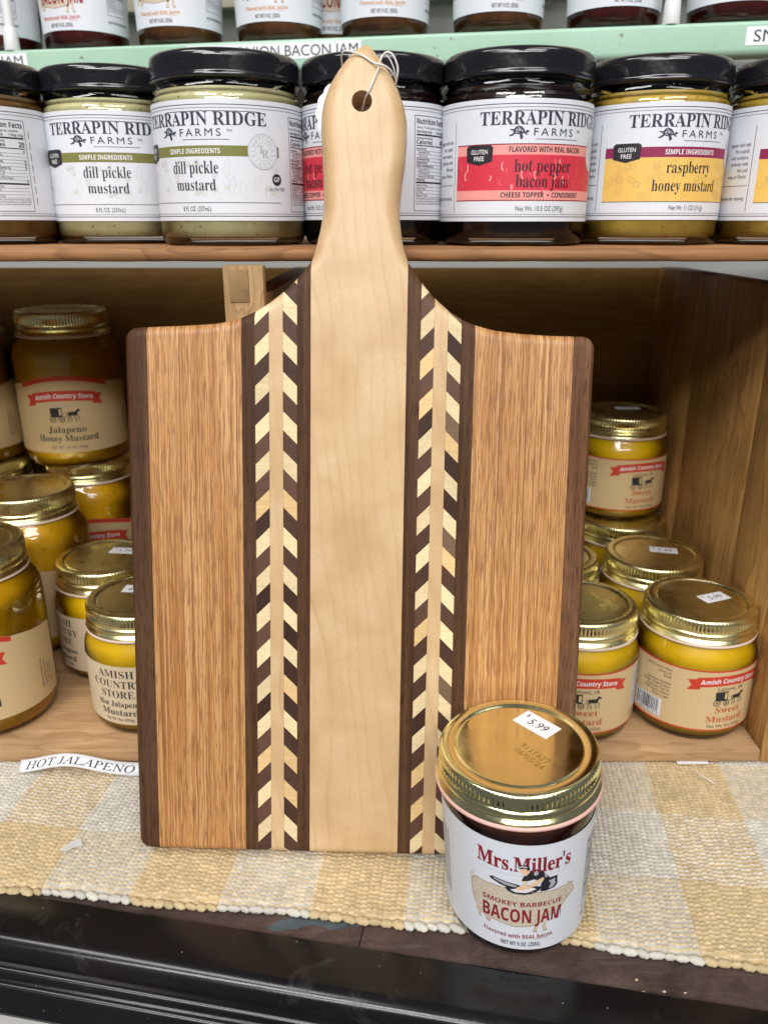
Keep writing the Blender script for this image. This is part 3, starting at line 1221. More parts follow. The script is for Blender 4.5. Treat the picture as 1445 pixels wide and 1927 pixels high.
def chevrons(x0, x1, sgn, ref, phase_light):
    """slanted pieces; returns P, F, per-face tint.  ref = y where a light piece starts (top) at the outer edge"""
    xs = np.linspace(x0 + GAP, x1 - GAP, 6)
    xe = x0 if sgn > 0 else x1
    P, F, Tn = [], [], []
    per = 18.55
    k = -2
    y = ref - per * 18
    while y < 330:
        for light, lo, hi in ((True, y - per * 0.485, y), (False, y - per, y - per * 0.485)):
            ft = tone(light)
            n0 = len(P)
            sub = 9
            good = False
            grid = []
            for x in xs:
                sl = sgn * (x - xe)
                col = []
                for q in range(sub):
                    yy = lo + 0.02 + (hi - lo - 0.04) * q / (sub - 1) + sl
                    yc = min(max(yy, bot(x)), topc(x))
                    col.append((x, yc))
                grid.append(col)
            idx = {}
            for i in range(len(xs) - 1):
                for q in range(sub - 1):
                    quad = [grid[i][q], grid[i + 1][q], grid[i + 1][q + 1], grid[i][q + 1]]
                    pts = []
                    for p in quad:
                        if p not in pts:
                            pts.append(p)
                    if len(pts) < 3:
                        continue
                    ar = 0
                    for a, b in zip(pts, pts[1:] + pts[:1]):
                        ar += a[0] * b[1] - b[0] * a[1]
                    if ar < 1e-4:
                        continue
                    f = []
                    for p in pts:
                        if p not in idx:
                            idx[p] = len(P)
                            P.append(p)
                        f.append(idx[p])
                    F.append(tuple(f))
                    Tn.append(ft)
        y += per
    return P, F, Tn


def arrow(name, xa, xb, xc, xd, refL, refR):
    """left slants, plain maple spine, right slants: one inlay"""
    root = strip(name, xb, xc, M['maple'], nx=5)
    for (x0, x1, sg, rf) in ((xa, xb, 1, refL), (xc, xd, -1, refR)):
        P, F, Tn = chevrons(x0, x1, sg, rf, True)
        ob = solid('chevron_row', P, F, M['inlay'], root)
        me = ob.data
        n = len(F)
        at = me.color_attributes.new('tint', 'FLOAT_COLOR', 'CORNER')
        cols = np.zeros((len(me.loops), 4), np.float32)
        first = {}
        for fi, f in enumerate(F):
            for v in f:
                first[v] = fi
        nP = len(P)
        for p in me.polygons:
            v0 = p.vertices[0] % nP
            cols[p.loop_start:p.loop_start + p.loop_total] = Tn[first[v0]]
        at.data.foreach_set('color', cols.ravel())
    return root


arrow('arrow_inlay', XS[3], XS[4], XS[5], XS[6], 256.2, 256.5)
arrow('arrow_inlay', XS[9], XS[10], XS[11], XS[12], 268.9, 267.3)

# ------------------------------------------------------------------ hang tag on the handle


def bpt(x, y, z):
    """point given on the board (mm) -> world mm"""
    return BO + e1 * x + e2 * y + e3 * z


tagobj = empty('hang_tag')
tag(tagobj, 'white scalloped paper tag tied with string round the handle tip', 'tag')
tagobj.matrix_world = board.matrix_world.copy()
cx, cy = -3.0, 366.0
out = []
nsc = 17
for k in range(nsc * 8):
    a = 2 * PI * k / (nsc * 8)
    r = 18.9 + 0.9 * abs(math.sin(a * nsc / 2))
    out.append((cx + r * math.cos(a), cy + r * math.sin(a) * 0.92))
bm = bmesh.new()
fr = [bm.verts.new((x, y, -TH - 1.0 - 0.06 * (x - cx) * 0)) for x, y in out]
bk = [bm.verts.new((x, y, -TH - 1.35)) for x, y in out]
bm.faces.new(fr)
bm.faces.new(bk[::-1])
for i in range(len(out)):
    j = (i + 1) % len(out)
    bm.faces.new((fr[i], bk[i], bk[j], fr[j]))
link('tag_card', bm_mesh('tag_card', bm, M['sticker'], 30), tagobj)
sa_ = [(-0.5, 364.5, -12), (1.6, 367.2, -3.0), (3.5, 369.3, 0.6), (5.6, 374.0, 0.7), (7.3, 378.2, 0.8), (8.4, 381.9, 1.0), (10.6, 384.6, 2.0), (13.6, 383.8, 2.2), (15.9, 379.6, 1.0), (15.9, 375.8, -1.0), (14.8, 373.0, -7)]
link('tag_string', tube_mesh('tag_string', spline(sa_, 10), 0.44, M['string']), tagobj)
sb_ = [(-9.8, 385.2, -14), (-9.6, 386.4, -6), (-7.8, 386.6, -1.8), (-3.1, 385.3, 0.2), (1.0, 383.4, 0.6), (5.2, 380.9, 0.7), (7.6, 379.9, 1.6), (10.5, 379.6, 0.4), (13.2, 378.2, -1.6), (15.2, 376.0, -6), (14.6, 374.5, -14)]
link('tag_string', tube_mesh('tag_string', spline(sb_, 10), 0.42, M['string']), tagobj)
sc_ = [(7.8, 380.6, 1.2), (9.0, 383.6, 1.4), (11.6, 383.2, 1.2), (13.6, 380.4, 0.4), (14.9, 377.2, -1.5), (15.4, 374.6, -6)]
link('tag_string', tube_mesh('tag_string', spline(sc_, 10), 0.3, M['string']), tagobj)

# ------------------------------------------------------------------ artwork pieces


def p_turtle(p, cx, cy, w, mat='navy'):
    k = w / 38.0
    T = lambda pts: [(cx + (x - 19) * k, cy + (y - 12) * k) for x, y in pts]
    p.poly(T([(8, 12), (9, 17), (13, 21), (19, 22.5), (25, 20), (29, 15.5), (30, 11), (26, 9), (19, 8), (12, 8.8)]), mat, 3)
    p.poly(T([(30, 12), (33, 15), (37, 14.5), (38, 12.5), (35, 11), (31, 10)]), mat, 3)
    p.poly(T([(24, 9), (27, 4), (26, 1), (23, -1), (21, 2), (20, 8)]), mat, 3)
    p.poly(T([(12, 9), (7, 5.5), (2, 4.5), (0, 6), (5, 8), (9, 11)]), mat, 3)
    p.poly(T([(28, 10), (33, 7), (36, 7), (33, 9.5), (30, 11)]), mat, 3)
    p.poly(T([(9, 14), (4, 14.5), (1, 17), (5, 17), (10, 16)]), mat, 3)
    for pl in ([(12.5, 13), (13.5, 17), (16.5, 17.5), (16.5, 13)], [(18, 13), (18, 18), (22, 17.5), (22.5, 13)], [(24, 12.5), (23.5, 16), (26, 14.5), (27, 12)], [(14.5, 18.3), (18.5, 20.5), (20, 19)], [(12, 10.5), (13, 11.8), (18, 11.6), (18, 10)]):
        p.poly(T(pl), 'grey', 4)


def p_badge(p, s0, s1, t_top, drop, mat='ink'):
    m = (s0 + s1) / 2
    p.poly([(s0, t_top - 1), (s0 + 1.4, t_top), (s1 - 1.4, t_top), (s1, t_top - 1), (s1 - 0.3, t_top - drop + 1.8), (m, t_top - drop), (s0 + 0.3, t_top - drop + 1.8)], mat, 3)
    p.text('GLUTEN', m, t_top - 4.1, 2.05, 'white', 'sans', width=(s1 - s0) * 0.62, layer=4, off=0.008)
    p.text('FREE', m, t_top - 7.2, 2.05, 'white', 'sans', width=(s1 - s0) * 0.38, layer=4, off=0.008)


def p_seal(p, cx, cy, r):
    p.disc(cx, cy, r, 'paper', 3)
    p.ring(cx, cy, r, 0.28, 'grey', 4)
    p.ring(cx, cy, r * 0.90, 0.16, 'grey', 4)
    p.ring(cx, cy, r * 0.52, 0.16, 'grey', 4)
    p.arc_text('ARTISAN', cx, cy, r * 0.61, r * 0.19, 'grey', 'sans', 2.5, 0.62, 4)
    p.arc_text('ESSENTIALS', cx, cy, r * 0.61, r * 0.19, 'grey', 'sans', 0.15, -3.6, 4)
    p.text('T', cx - r * 0.14, cy - r * 0.10, r * 0.46, 'grey', 'serifb', layer=4)
    p.text('R', cx + r * 0.13, cy - r * 0.34, r * 0.46, 'grey', 'serifb', layer=4)


FACTS = ['Total Fat 0g', '  Saturated Fat 0g', '  Trans Fat 0g', 'Cholesterol 0mg', 'Sodium 50mg', 'Total Carbohydrate 4g', '  Dietary Fiber 0g', '  Total Sugars 4g', '  Includes 4g Added Sugars', 'Protein 0g']


def p_facts(p, s0, t0, s1, t1, cal, ink='ink', serv='About 50 servings per container'):
    w, h = s1 - s0, t1 - t0
    p.frame(s0, t0, s1, t1, 0.3, ink, 2)
    a = s0 + w * 0.05
    p.text('Nutrition Facts', a, t1 - h * 0.085, h * 0.055, ink, 'sansb', width=w * 0.9, align='L')
    y = t1 - h * 0.13
    p.text(serv, a, y, h * 0.024, ink, 'sans', width=w * 0.80, align='L')
    p.text('Serving size', a, y - h * 0.045, h * 0.027, ink, 'sansb', width=w * 0.44, align='L')
    p.text('1 Tbsp (15g)', s1 - w * 0.05, y - h * 0.045, h * 0.025, ink, 'sansb', width=w * 0.34, align='R')
    p.rect(a, y - h * 0.075, s1 - w * 0.05, y - h * 0.058, ink, 2)
    p.text('Amount Per Serving', a, y - h * 0.108, h * 0.02, ink, 'sansb', width=w * 0.46, align='L')
    p.text('Calories', a, y - h * 0.16, h * 0.042, ink, 'sansb', width=w * 0.46, align='L')
    p.text(cal, s1 - w * 0.05, y - h * 0.16, h * 0.055, ink, 'sansb', align='R', squeeze=0.9)
    p.rect(a, y - h * 0.182, s1 - w * 0.05, y - h * 0.172, ink, 2)
    y -= h * 0.22
    for i, r in enumerate(FACTS):
        ind = len(r) - len(r.lstrip())
        p.text(r.strip(), a + ind * w * 0.03, y, h * 0.022, ink, 'sansb' if not ind else 'sans', align='L', squeeze=0.8)
        if ind == 0:
            p.text('0%', s1 - w * 0.05, y, h * 0.022, ink, 'sansb', align='R', squeeze=0.8)
        p.rect(a, y - h * 0.012, s1 - w * 0.05, y - h * 0.009, ink, 2)
        y -= h * 0.036
    p.rect(a, y + h * 0.008, s1 - w * 0.05, y + h * 0.024, ink, 2)
    y -= h * 0.02
    for r in ('Vitamin D 0mcg', 'Calcium 0mg', 'Iron 0mg', 'Potassium 10mg'):
        p.text(r, a, y, h * 0.022, ink, 'sans', align='L', squeeze=0.8)
        p.rect(a, y - h * 0.012, s1 - w * 0.05, y - h * 0.009, ink, 2)
        y -= h * 0.036
    for r in ('*The % Daily Value tells you how much a nutrient', 'in a serving of food contributes to a daily diet. 2,000', 'calories a day is used for general nutrition advice.'):
        p.text(r, a, y, h * 0.017, ink, 'sans', width=w * 0.88, align='L')
        y -= h * 0.026


# ---- label for the black-lidded jars
TR, TZ, TL = 40.0, 12.4, 56.6


def deli_label(kind):
    p = Print()
    w0, w1 = -122, 122
    p.rect(w0, 0, w1, TL, 'paper', 0)
    for t in (TL - 2.6, 2.0):
        p.rect(w0, t, w1, t + 0.38, 'navy', 1)
    p.dots(w0, w1, TL - 3.9, 0.42, 'navy', 1.05)
    p.dots(w0, w1, 3.35, 0.42, 'navy', 1.05)
    off = 2.5
    p.rect(-18 + off, TL - 5.6, 36, TL - 5.25, 'navy', 1)
    p.text('TERRAPIN RIDGE', off, 44.9, 6.0, 'navy', 'serifb', width=73)
    # inline cut through the heavy stems, as on the engraved lettering
    p_turtle(p, off - 16.5, 41.6, 10.0)
    p.text('FARMS', off + 1.8, 39.9, 3.4, 'navy', 'sans', width=22, space=1.35)
    p.text('TM', off + 17, 41.6, 1.4, 'navy', 'sans')
    p.rect(off - 8, 38.2, off + 17, 38.5, 'navy', 1)
    if kind in ('dill', 'raspberry'):
        band = 'olive' if kind == 'dill' else 'plum'
        p.rect(-46, 30.6, 46, 35.6, band, 1)
        p.text('SIMPLE INGREDIENTS', 0, 31.9, 2.4, 'white', 'sansb', width=29)
        if kind == 'raspberry':
            p.rect(-46, 9.2, 46, 30.55, 'yellow', 1)
            for _ in range(70):
                x, y = rng.uniform(-44, 44), rng.uniform(11.2, 28.6)
                p.ring(x, y, 1.7, 0.45, 'yellow2', 2, 14)
            for _ in range(8):
                p.ring(rng.uniform(-40, 40), rng.uniform(12, 28), 1.6, 0.5, 'yellow2', 2, 14)
            p.rect(-46, 8.85, 46, 9.15, 'navy', 2)
            p.text('raspberry', 0.0, 23.0, 5.6, 'ink', 'serifb', width=26, off=-0.004)
            p.text('honey mustard', -0.5, 14.2, 5.6, 'ink', 'serifb', width=38, off=-0.004)
            p.text('Net Wt. 11 OZ (311g)', 0.5, 4.9, 2.3, 'ink', 'sans', width=20)
        else:
            for _ in range(46):
                x, y = rng.uniform(-45, 45), rng.uniform(12, 28)
                if rng.random() < 0.5:
                    a0 = rng.uniform(0.9, 2.2)
                    for q in np.linspace(-0.9, 0.9, 5):
                        ln = 3.0 - abs(q) * 1.0
                        p.stroke([(x, y), (x + ln * math.cos(a0 + q), y + ln * math.sin(a0 + q))], 0.22, 'palegrey', 1)
                        for f in (0.5, 0.75, 1.0):
                            p.disc(x + ln * f * math.cos(a0 + q), y + ln * f * math.sin(a0 + q), 0.30, 'palegrey', 1, 7)
                else:
                    p.ring(x, y, 4.4, 0.25, 'palegrey', 1, 22, 1.5, rot=rng.uniform(0.8, 2.2))
            p.rect(-46, 8.6, 46, 8.9, 'navy', 2)
            p.text('dill pickle', 0.0, 22.6, 5.9, 'ink', 'serifb', width=26, off=-0.006)
            p.text('mustard', 0.0, 14.6, 5.4, 'ink', 'serifb', width=22.5, off=-0.006)
            p.text('8 FL OZ. (237mL)', 0.0, 4.7, 2.3, 'ink', 'sans', width=16)
            p.disc(44, 20.0, 2.9, 'ink', 3)
            p.text('GF', 44, 19.0, 2.2, 'white', 'sans', layer=4, off=0.01)
            p.text('GLUTEN FREE', 44, 14.6, 1.6, 'ink', 'sans', width=9.5)
        p_seal(p, 36.5, 33.0, 8.4)
    elif kind == 'pepper':
        p.rect(-48, 31.3, 40, 36.0, 'pink', 1)
        p.rect(-48, 10.2, 40, 14.8, 'pink', 1)
        p.rect(-48, 14.8, 40, 31.3, 'red', 1)
        p.rect(-48, 35.9, 40, 36.4, 'maroon', 2)
        p.rect(-48, 9.8, 40, 10.3, 'maroon', 2)
        for _ in range(26):
            x, y = rng.uniform(-46, 38), rng.uniform(16.5, 30)
            h = rng.uniform(2.2, 4.2)
            sg = rng.choice([-1, 1])
            p.stroke([(x, y), (x + 0.5 * sg, y - h * 0.4), (x + 0.2 * sg, y - h * 0.75), (x - 0.5 * sg, y - h)], 0.75, 'hotpink' if rng.random() < 0.6 else 'pink', 2)
        p.text('FLAVORED WITH REAL BACON', 1.5, 32.5, 2.5, 'ink', 'sansb', width=40)
        p.text('hot pepper', 0, 23.4, 5.8, 'ink', 'serifb', width=31, off=-0.004)
        p.text('bacon jam', 0, 16.2, 5.8, 'ink', 'serifb', width=29, off=-0.004)
        p.text('CHEESE TOPPER', -10.8, 11.4, 2.4, 'ink', 'sansb', width=22)
        p.disc(2.6, 12.5, 0.5, 'ink', 3, 10)
        p.text('CONDIMENT', 13.6, 11.4, 2.4, 'ink', 'sansb', width=18)
        p.text('Net Wt. 10.5 OZ (297g)', -1, 5.0, 2.3, 'ink', 'sans', width=26)
        p_seal(p, 37.5, 33.0, 8.4)
    else:
        p.rect(-46, 30.6, 46, 35.6, 'brown', 1)
        p.rect(-46, 8.6, 46, 13.4, 'brown', 1)
        for _ in range(60):
            p.ring(rng.uniform(-44, 44), rng.uniform(16, 28.5), 3.0, 0.28, 'brown', 1, 18, 1.3, rot=rng.uniform(0.9, 2.4))
        p.text('pecan honey', 0, 22.6, 5.6, 'ink', 'serifb', width=30, off=-0.004)
        p.text('mustard', 0, 15.2, 5.4, 'ink', 'serifb', width=24, off=-0.004)
    p_badge(p, -41.5, -26.5, 37.5 if kind != 'pepper' else 35.9, 9.4)
    p.rect(-50, 4.5, -49.7, 47.5, 'navy', 1)
    for t, q in zip((37.5, 34.3, 31.1, 27.9, 24.7, 21.5), ('pepper and real', 'for a quick', 'with crackers,', 'perfectly with', 'fish and', 'wrap or Panini.')):
        p.text(q, -52, t, 1.9, 'ink', 'sans', align='R', squeeze=0.8)
    p.rect(-72, 17.6, -51, 17.9, 'navy', 1)
    p.text('Refrigerate after opening', -52, 10.5, 1.8, 'ink', 'sans', align='R', squeeze=0.75)
    cal = {'dill': '10', 'raspberry': '35', 'pepper': '40', 'pecan': '20'}[kind]
    p_facts(p, 54, 4.4, 79, 50.5, cal, 'ink', 'About 17 servings per container' if kind == 'pepper' else 'About 50 servings per container')
    for q in range(7):
        p.rect(81.2 + q * 0.0, 8 + q * 5.6, 81.6, 12 + q * 5.6, 'ink', 1)
    return p.build('label', None, 2.6, wrap(TR, TZ, 0.15))


# ---- labels for the gold-lidded mustard jars


def p_buggy(p, cx, cy, w):
    k = w / 100.0
    T = lambda pts: [(cx + (x - 50) * k, cy + (y - 22) * k) for x, y in pts]
    p.poly(T([(6, 16), (4, 44), (40, 46), (41, 16)]), 'ink', 3)
    p.poly(T([(31, 22), (31, 41), (38, 42), (38, 22)]), 'tan', 4)
    for x, r in ((11, 10), (38, 9)):
        c = T([(x, r)])[0]
        p.ring(c[0], c[1], r * k, 2.0 * k, 'ink', 4, 22)
        p.disc(c[0], c[1], 2.2 * k, 'ink', 4, 8)
        for a in range(4):
            dx, dy = math.cos(a * PI / 4) * r * k, math.sin(a * PI / 4) * r * k
            p.stroke([(c[0] - dx, c[1] - dy), (c[0] + dx, c[1] + dy)], 0.7 * k, 'ink', 4)
    p.stroke(T([(41, 16), (52, 18), (72, 22)]), 1.3 * k, 'ink', 3)
    p.stroke(T([(41, 28), (58, 30), (80, 33)]), 0.8 * k, 'ink', 3)
    p.poly(T([(56, 26), (58, 31), (66, 31), (76, 31), (82, 36), (86, 42), (88, 39), (94, 33), (92, 31), (87, 33), (84, 27), (82, 21), (74, 19), (66, 20), (60, 19), (57, 22)]), 'ink', 3)
    p.stroke(T([(56, 29), (53, 26), (52, 20)]), 1.8 * k, 'ink', 3)
    for lg in ([(60, 21), (56, 13), (58, 8), (54, 1)], [(63, 21), (63, 12), (66, 6), (63, 0)], [(79, 22), (76, 12), (80, 8), (76, 1)], [(82, 23), (87, 15), (86, 9), (89, 3)]):
        p.stroke(T(lg), 2.2 * k, 'ink', 3)


def p_ribbon(p, cx, cy, w, h, bend, txt, cap, tail=5.0):
    n = 22
    xs = np.linspace(-w / 2, w / 2, n)
    f = lambda x: bend * x * x
    up = [(cx + x, cy + h / 2 + f(x)) for x in xs]
    dn = [(cx + x, cy - h / 2 + f(x)) for x in xs]
    vs = np.array(up + dn)
    p.items.append((vs, [(n + i, n + i + 1, i + 1, i) for i in range(n - 1)], 'ribbon', 2))
    for sg in (-1, 1):
        xi, xo = sg * (w / 2 - 2.2), sg * (w / 2 + tail)
        y0 = f(w / 2) - 1.4
        pts = [(cx + xi, cy - h / 2 + y0 + 0.3), (cx + xo, cy - h / 2 + y0 - 1.0), (cx + xo - sg * 2.4, cy + y0 - 0.6), (cx + xo, cy + h / 2 + y0 - 0.5), (cx + xi, cy + h / 2 + y0 + 0.8)]
        p.poly(pts if sg > 0 else pts[::-1], 'ribbon', 1)
        tr = [(cx + xi, cy - h / 2 + y0 + 0.3), (cx + sg * w / 2, cy - h / 2 + f(w / 2)), (cx + xi, cy - h / 2 + f(xi))]
        p.poly(tr, 'ribbon_dark', 3)
    p.text(txt, cx, cy - cap / 2, cap, 'white', 'sansb', width=w * 0.90, bend=bend, shear=0.12, layer=4)


AR, AZ, ALH = 37.0, 9.5, 41.5


def sweet_label():
    p = Print()
    p.rect(-104, 0, 104, ALH, 'tan', 0)
    p.rect(-104, 0, 104, 0.9, 'ribbon', 1)
    p.rect(-104, ALH - 1.0, 104, ALH, 'ribbon', 1)
    p_ribbon(p, 0, 34.8, 43, 6.6, -0.0036, 'Amish Country Store', 3.0, 5.2)
    p.text('Lamoni, IA', 0, 27.9, 2.6, 'ink', 'sans', width=17)
    p_buggy(p, 0.5, 22.2, 22)
    p.text('Sweet', 0, 12.6, 4.2, 'rust', 'serifb', width=17)
    p.text('Mustard', -1, 6.2, 4.2, 'rust', 'serifb', width=25)
    p.text('Net Wt. 9oz (255g)', -0.5, 2.4, 1.9, 'ink', 'sans', width=23)
    p.rect(36, 9.0, 58, 39.5, 'paper', 1)
    p_facts(p, 36.6, 9.4, 57.4, 39.2, '20')
    for t, q in zip((6.6, 4.4, 2.4), ('Amish Country Store', 'Keep refrigerated', 'Product of USA')):
        p.text(q, 36.5, t, 1.3, 'ink', 'sans', align='L', squeeze=0.8)
    for t, q in zip((36.6, 34.0, 31.4, 27.0, 24.6, 22.2, 19.8, 17.4), ('Amish Country Store', 'Lamoni, IA', '50140', 'Ingredients: Distilled', 'Vinegar, Grade Mustard', 'Seed. Less Than 2%', 'of Salt, Spices, Natural', 'Flavors, Sugar')):
        p.text(q, -36, t, 1.55, 'ink', 'sans', align='R', squeeze=0.85)
    p.rect(-60, 3.2, -40, 15.2, 'paper', 1)
    x = -58.6
    while x < -42.0:
        wd = rng.choice([0.35, 0.55, 0.9])
        p.rect(x, 5.6, x + wd, 14.6, 'ink', 2)
        x += wd + rng.choice([0.4, 0.6, 0.8])
    p.text('7 13524 90135 2', -50, 3.7, 1.5, 'ink', 'sans', width=17)
    return p.build('label', None, 2.4, wrap(AR, AZ, 0.15))


def hot_label():
    p = Print()
    p.rect(-46, 0, 46, ALH - 1, 'beige', 0)
    p.text('AMISH', 0, 32.6, 5.0, 'ink', 'serifb', width=24, off=-0.006)
    p.text('COUNTRY', 0, 25.6, 5.0, 'ink', 'serifb', width=33, off=-0.006)
    p.text('STORE', 0, 18.6, 5.0, 'ink', 'serifb', width=22, off=-0.006)
    p.text('Hot Jalapeno', 0, 12.4, 3.6, 'ink', 'serifb', width=29)
    p.text('Mustard', 0, 6.2, 4.2, 'ink', 'serifb', width=25)
    p.text('Net Wt. 9oz (255g)', 0, 2.4, 1.9, 'ink', 'serifb', width=19)
    return p.build('label', None, 2.4, wrap(AR, AZ, 0.15))


GR, GZ = 40.0, 14.0


def honey_label():
    p = Print()
    xs = np.linspace(-34, 34, 30)
    arch = lambda x: 53 + 6.5 * math.cos(x / 34 * PI / 2)
    p.poly([(-70, 0), (70, 0), (70, 47), (34, 53)] + [(x, arch(x)) for x in xs[::-1][1:-1]] + [(-34, 53), (-70, 47)], 'tan', 0)
    n = len(xs)
    vs = np.array([(x, arch(x) - 0.1) for x in xs] + [(x, arch(x) - 3.6) for x in xs])
    p.items.append((vs, [(n + i, n + i + 1, i + 1, i) for i in range(n - 1)], 'ribbon', 1))
    p_ribbon(p, 0, 44.5, 48, 7.8, -0.0042, 'Amish Country Store', 3.6, 5.5)
    p.text('Lamoni, IA', 0, 36.2, 2.8, 'grey', 'sans', width=19)
    p_buggy(p, 0.5, 29.6, 25)
    p.text('Jalapeno', 0, 16.0, 4.8, 'ink', 'serifb', width=28)
    p.text('Honey Mustard', 0, 9.2, 4.8, 'ink', 'serifb', width=45)
    p.text('NET WT. 16 OZ. (454g)', 0, 3.4, 2.2, 'ink', 'sans', width=27)
    for i, q in enumerate(('Ingredients: Mustard Seed,', 'Honey, Jalapeno Peppers,', 'Vinegar, Salt, Spices', 'Keep refrigerated')):
        p.text(q, 52 + i * 3.0, 8, 1.5, 'ink', 'sans', align='L', rot=PI / 2, squeeze=0.85)
        p.text(q, -56 + i * 2.6, 8, 1.5, 'ink', 'sans', align='L', rot=PI / 2, squeeze=0.85)
    return p.build('label', None, 2.4, wrap(GR, GZ, 0.15))


# ---- label for the bacon jam jars
JR, JZ, JS = 32.42, 4.6, 0.035


def p_pig(p, cx, cy, k, mat='pig', dark='pig_dark'):
    Q = lambda pts: [(cx + (x - 655) * 0.0812 * k, cy + (1400 - (y - (x - 340) * 0.13)) * 0.094 * k) for x, y in pts]
    p.poly(Q([(338, 1290), (348, 1268), (372, 1258), (420, 1268), (500, 1276), (600, 1292), (700, 1318), (800, 1336), (880, 1340), (925, 1352), (948, 1350), (962, 1356), (950, 1372), (968, 1392), (972, 1408), (962, 1424), (938, 1432), (905, 1452), (880, 1476), (830, 1500), (795, 1520), (770, 1542), (700, 1550), (600, 1548), (530, 1528), (470, 1510), (420, 1500), (385, 1470), (358, 1430), (345, 1380), (338, 1330)]), mat, 1)
    body_ = [(338, 1290), (348, 1268), (372, 1258), (420, 1268), (500, 1276), (600, 1292), (700, 1318), (800, 1336), (880, 1340), (925, 1352), (948, 1350), (962, 1356), (950, 1372), (968, 1392), (972, 1408), (962, 1424), (938, 1432), (905, 1452), (880, 1476), (830, 1500)]
    p.stroke(Q(body_), 0.42 * k, dark, 2)
    p.stroke(Q([(740, 1546), (700, 1550), (600, 1548), (530, 1528), (470, 1510)]), 0.42 * k, dark, 2)
    p.stroke(Q([(358, 1430), (345, 1380), (338, 1330), (338, 1290)]), 0.42 * k, dark, 2)
    p.stroke(Q([(925, 1352), (915, 1330), (945, 1348)]), 0.5 * k, dark, 3)
    for a_, b_ in (((378, 1500), (398, 1522)), ((430, 1520), (455, 1538)), ((708, 1590), (733, 1598)), ((770, 1598), (796, 1602))):
        p.stroke(Q([a_, b_]), 0.6 * k, dark, 3)
    for lg in ([(362, 1420), (366, 1480), (378, 1500), (384, 1518), (398, 1522), (396, 1500), (392, 1480), (430, 1490), (420, 1440)],
               [(405, 1470), (412, 1500), (430, 1520), (438, 1535), (455, 1538), (446, 1512), (438, 1500), (470, 1505), (450, 1470)],
               [(712, 1530), (716, 1560), (708, 1585), (716, 1596), (732, 1598), (738, 1570), (748, 1540), (742, 1520)],
               [(750, 1530), (762, 1556), (760, 1580), (776, 1602), (796, 1602), (790, 1585), (782, 1560), (800, 1510), (770, 1510)]):
        p.poly(Q(lg), mat, 2)
    p.stroke(Q([(342, 1300), (334, 1280), (336, 1250), (346, 1228), (356, 1232), (352, 1250), (344, 1258)]), 0.55 * k, mat, 2)
    p.disc(*Q([(905, 1388)])[0], 0.45 * k, dark, 3, 8)
    p.stroke(Q([(870, 1372), (895, 1364), (912, 1372)]), 0.4 * k, dark, 3)
    p.stroke(Q([(935, 1420), (915, 1424), (900, 1418)]), 0.35 * k, dark, 3)


def p_woman(p, cx, cy, k):
    # coordinates taken from the little drawing: a baker in dark dress kneading dough in a wooden trough
    Q = lambda pts: [(cx + (x - 640) * 0.0812 * k, cy + (1210 - (y - (x - 640) * 0.13)) * 0.094 * k) for x, y in pts]
    p.poly(Q([(440, 1195), (460, 1188), (540, 1212), (600, 1228), (625, 1240), (610, 1262), (560, 1256), (500, 1232), (448, 1206)]), 'ink', 2)
    p.poly(Q([(462, 1194), (540, 1218), (600, 1236), (585, 1246), (530, 1232), (470, 1204)]), 'grey', 3)
    p.poly(Q([(530, 1250), (580, 1244), (660, 1236), (730, 1256), (725, 1280), (690, 1296), (640, 1300), (580, 1290), (545, 1272)]), 'ink', 2)
    p.poly(Q([(560, 1262), (620, 1250), (690, 1256), (705, 1270), (650, 1286), (590, 1280)]), 'white', 3)
    p.poly(Q([(590, 1250), (620, 1236), (665, 1240), (670, 1258), (630, 1268), (598, 1264)]), 'skin', 4)
    p.poly(Q([(730, 1235), (750, 1218), (790, 1212), (830, 1214), (828, 1235), (832, 1270), (815, 1290), (760, 1296), (728, 1290)]), 'ink', 2)
    p.poly(Q([(775, 1232), (812, 1226), (818, 1262), (800, 1284), (776, 1282), (790, 1256)]), 'grey', 3)
    p.poly(Q([(640, 1165), (668, 1140), (700, 1136), (735, 1150), (760, 1185), (785, 1215), (745, 1225), (715, 1215), (690, 1200), (655, 1208), (620, 1205), (628, 1184)]), 'ink', 3)
    p.poly(Q([(690, 1150), (706, 1146), (714, 1168), (700, 1180), (688, 1170)]), 'grey', 4)
    p.poly(Q([(745, 1170), (760, 1188), (768, 1204), (752, 1200)]), 'grey', 4)
    p.poly(Q([(606, 1120), (640, 1116), (662, 1128), (664, 1150), (646, 1172), (630, 1164), (616, 1146)]), 'skin', 4)
    p.poly(Q([(598, 1112), (612, 1100), (640, 1100), (660, 1112), (666, 1130), (656, 1140), (640, 1122), (612, 1124)]), 'ink', 5)
    p.stroke(Q([(604, 1113), (625, 1108), (650, 1116)]), 0.5 * k, 'white', 6)
    p.poly(Q([(632, 1204), (652, 1206), (650, 1236), (640, 1250), (626, 1244)]), 'skin', 5)
    p.poly(Q([(700, 1212), (742, 1195), (746, 1214), (700, 1246), (660, 1254), (655, 1242)]), 'skin', 5)


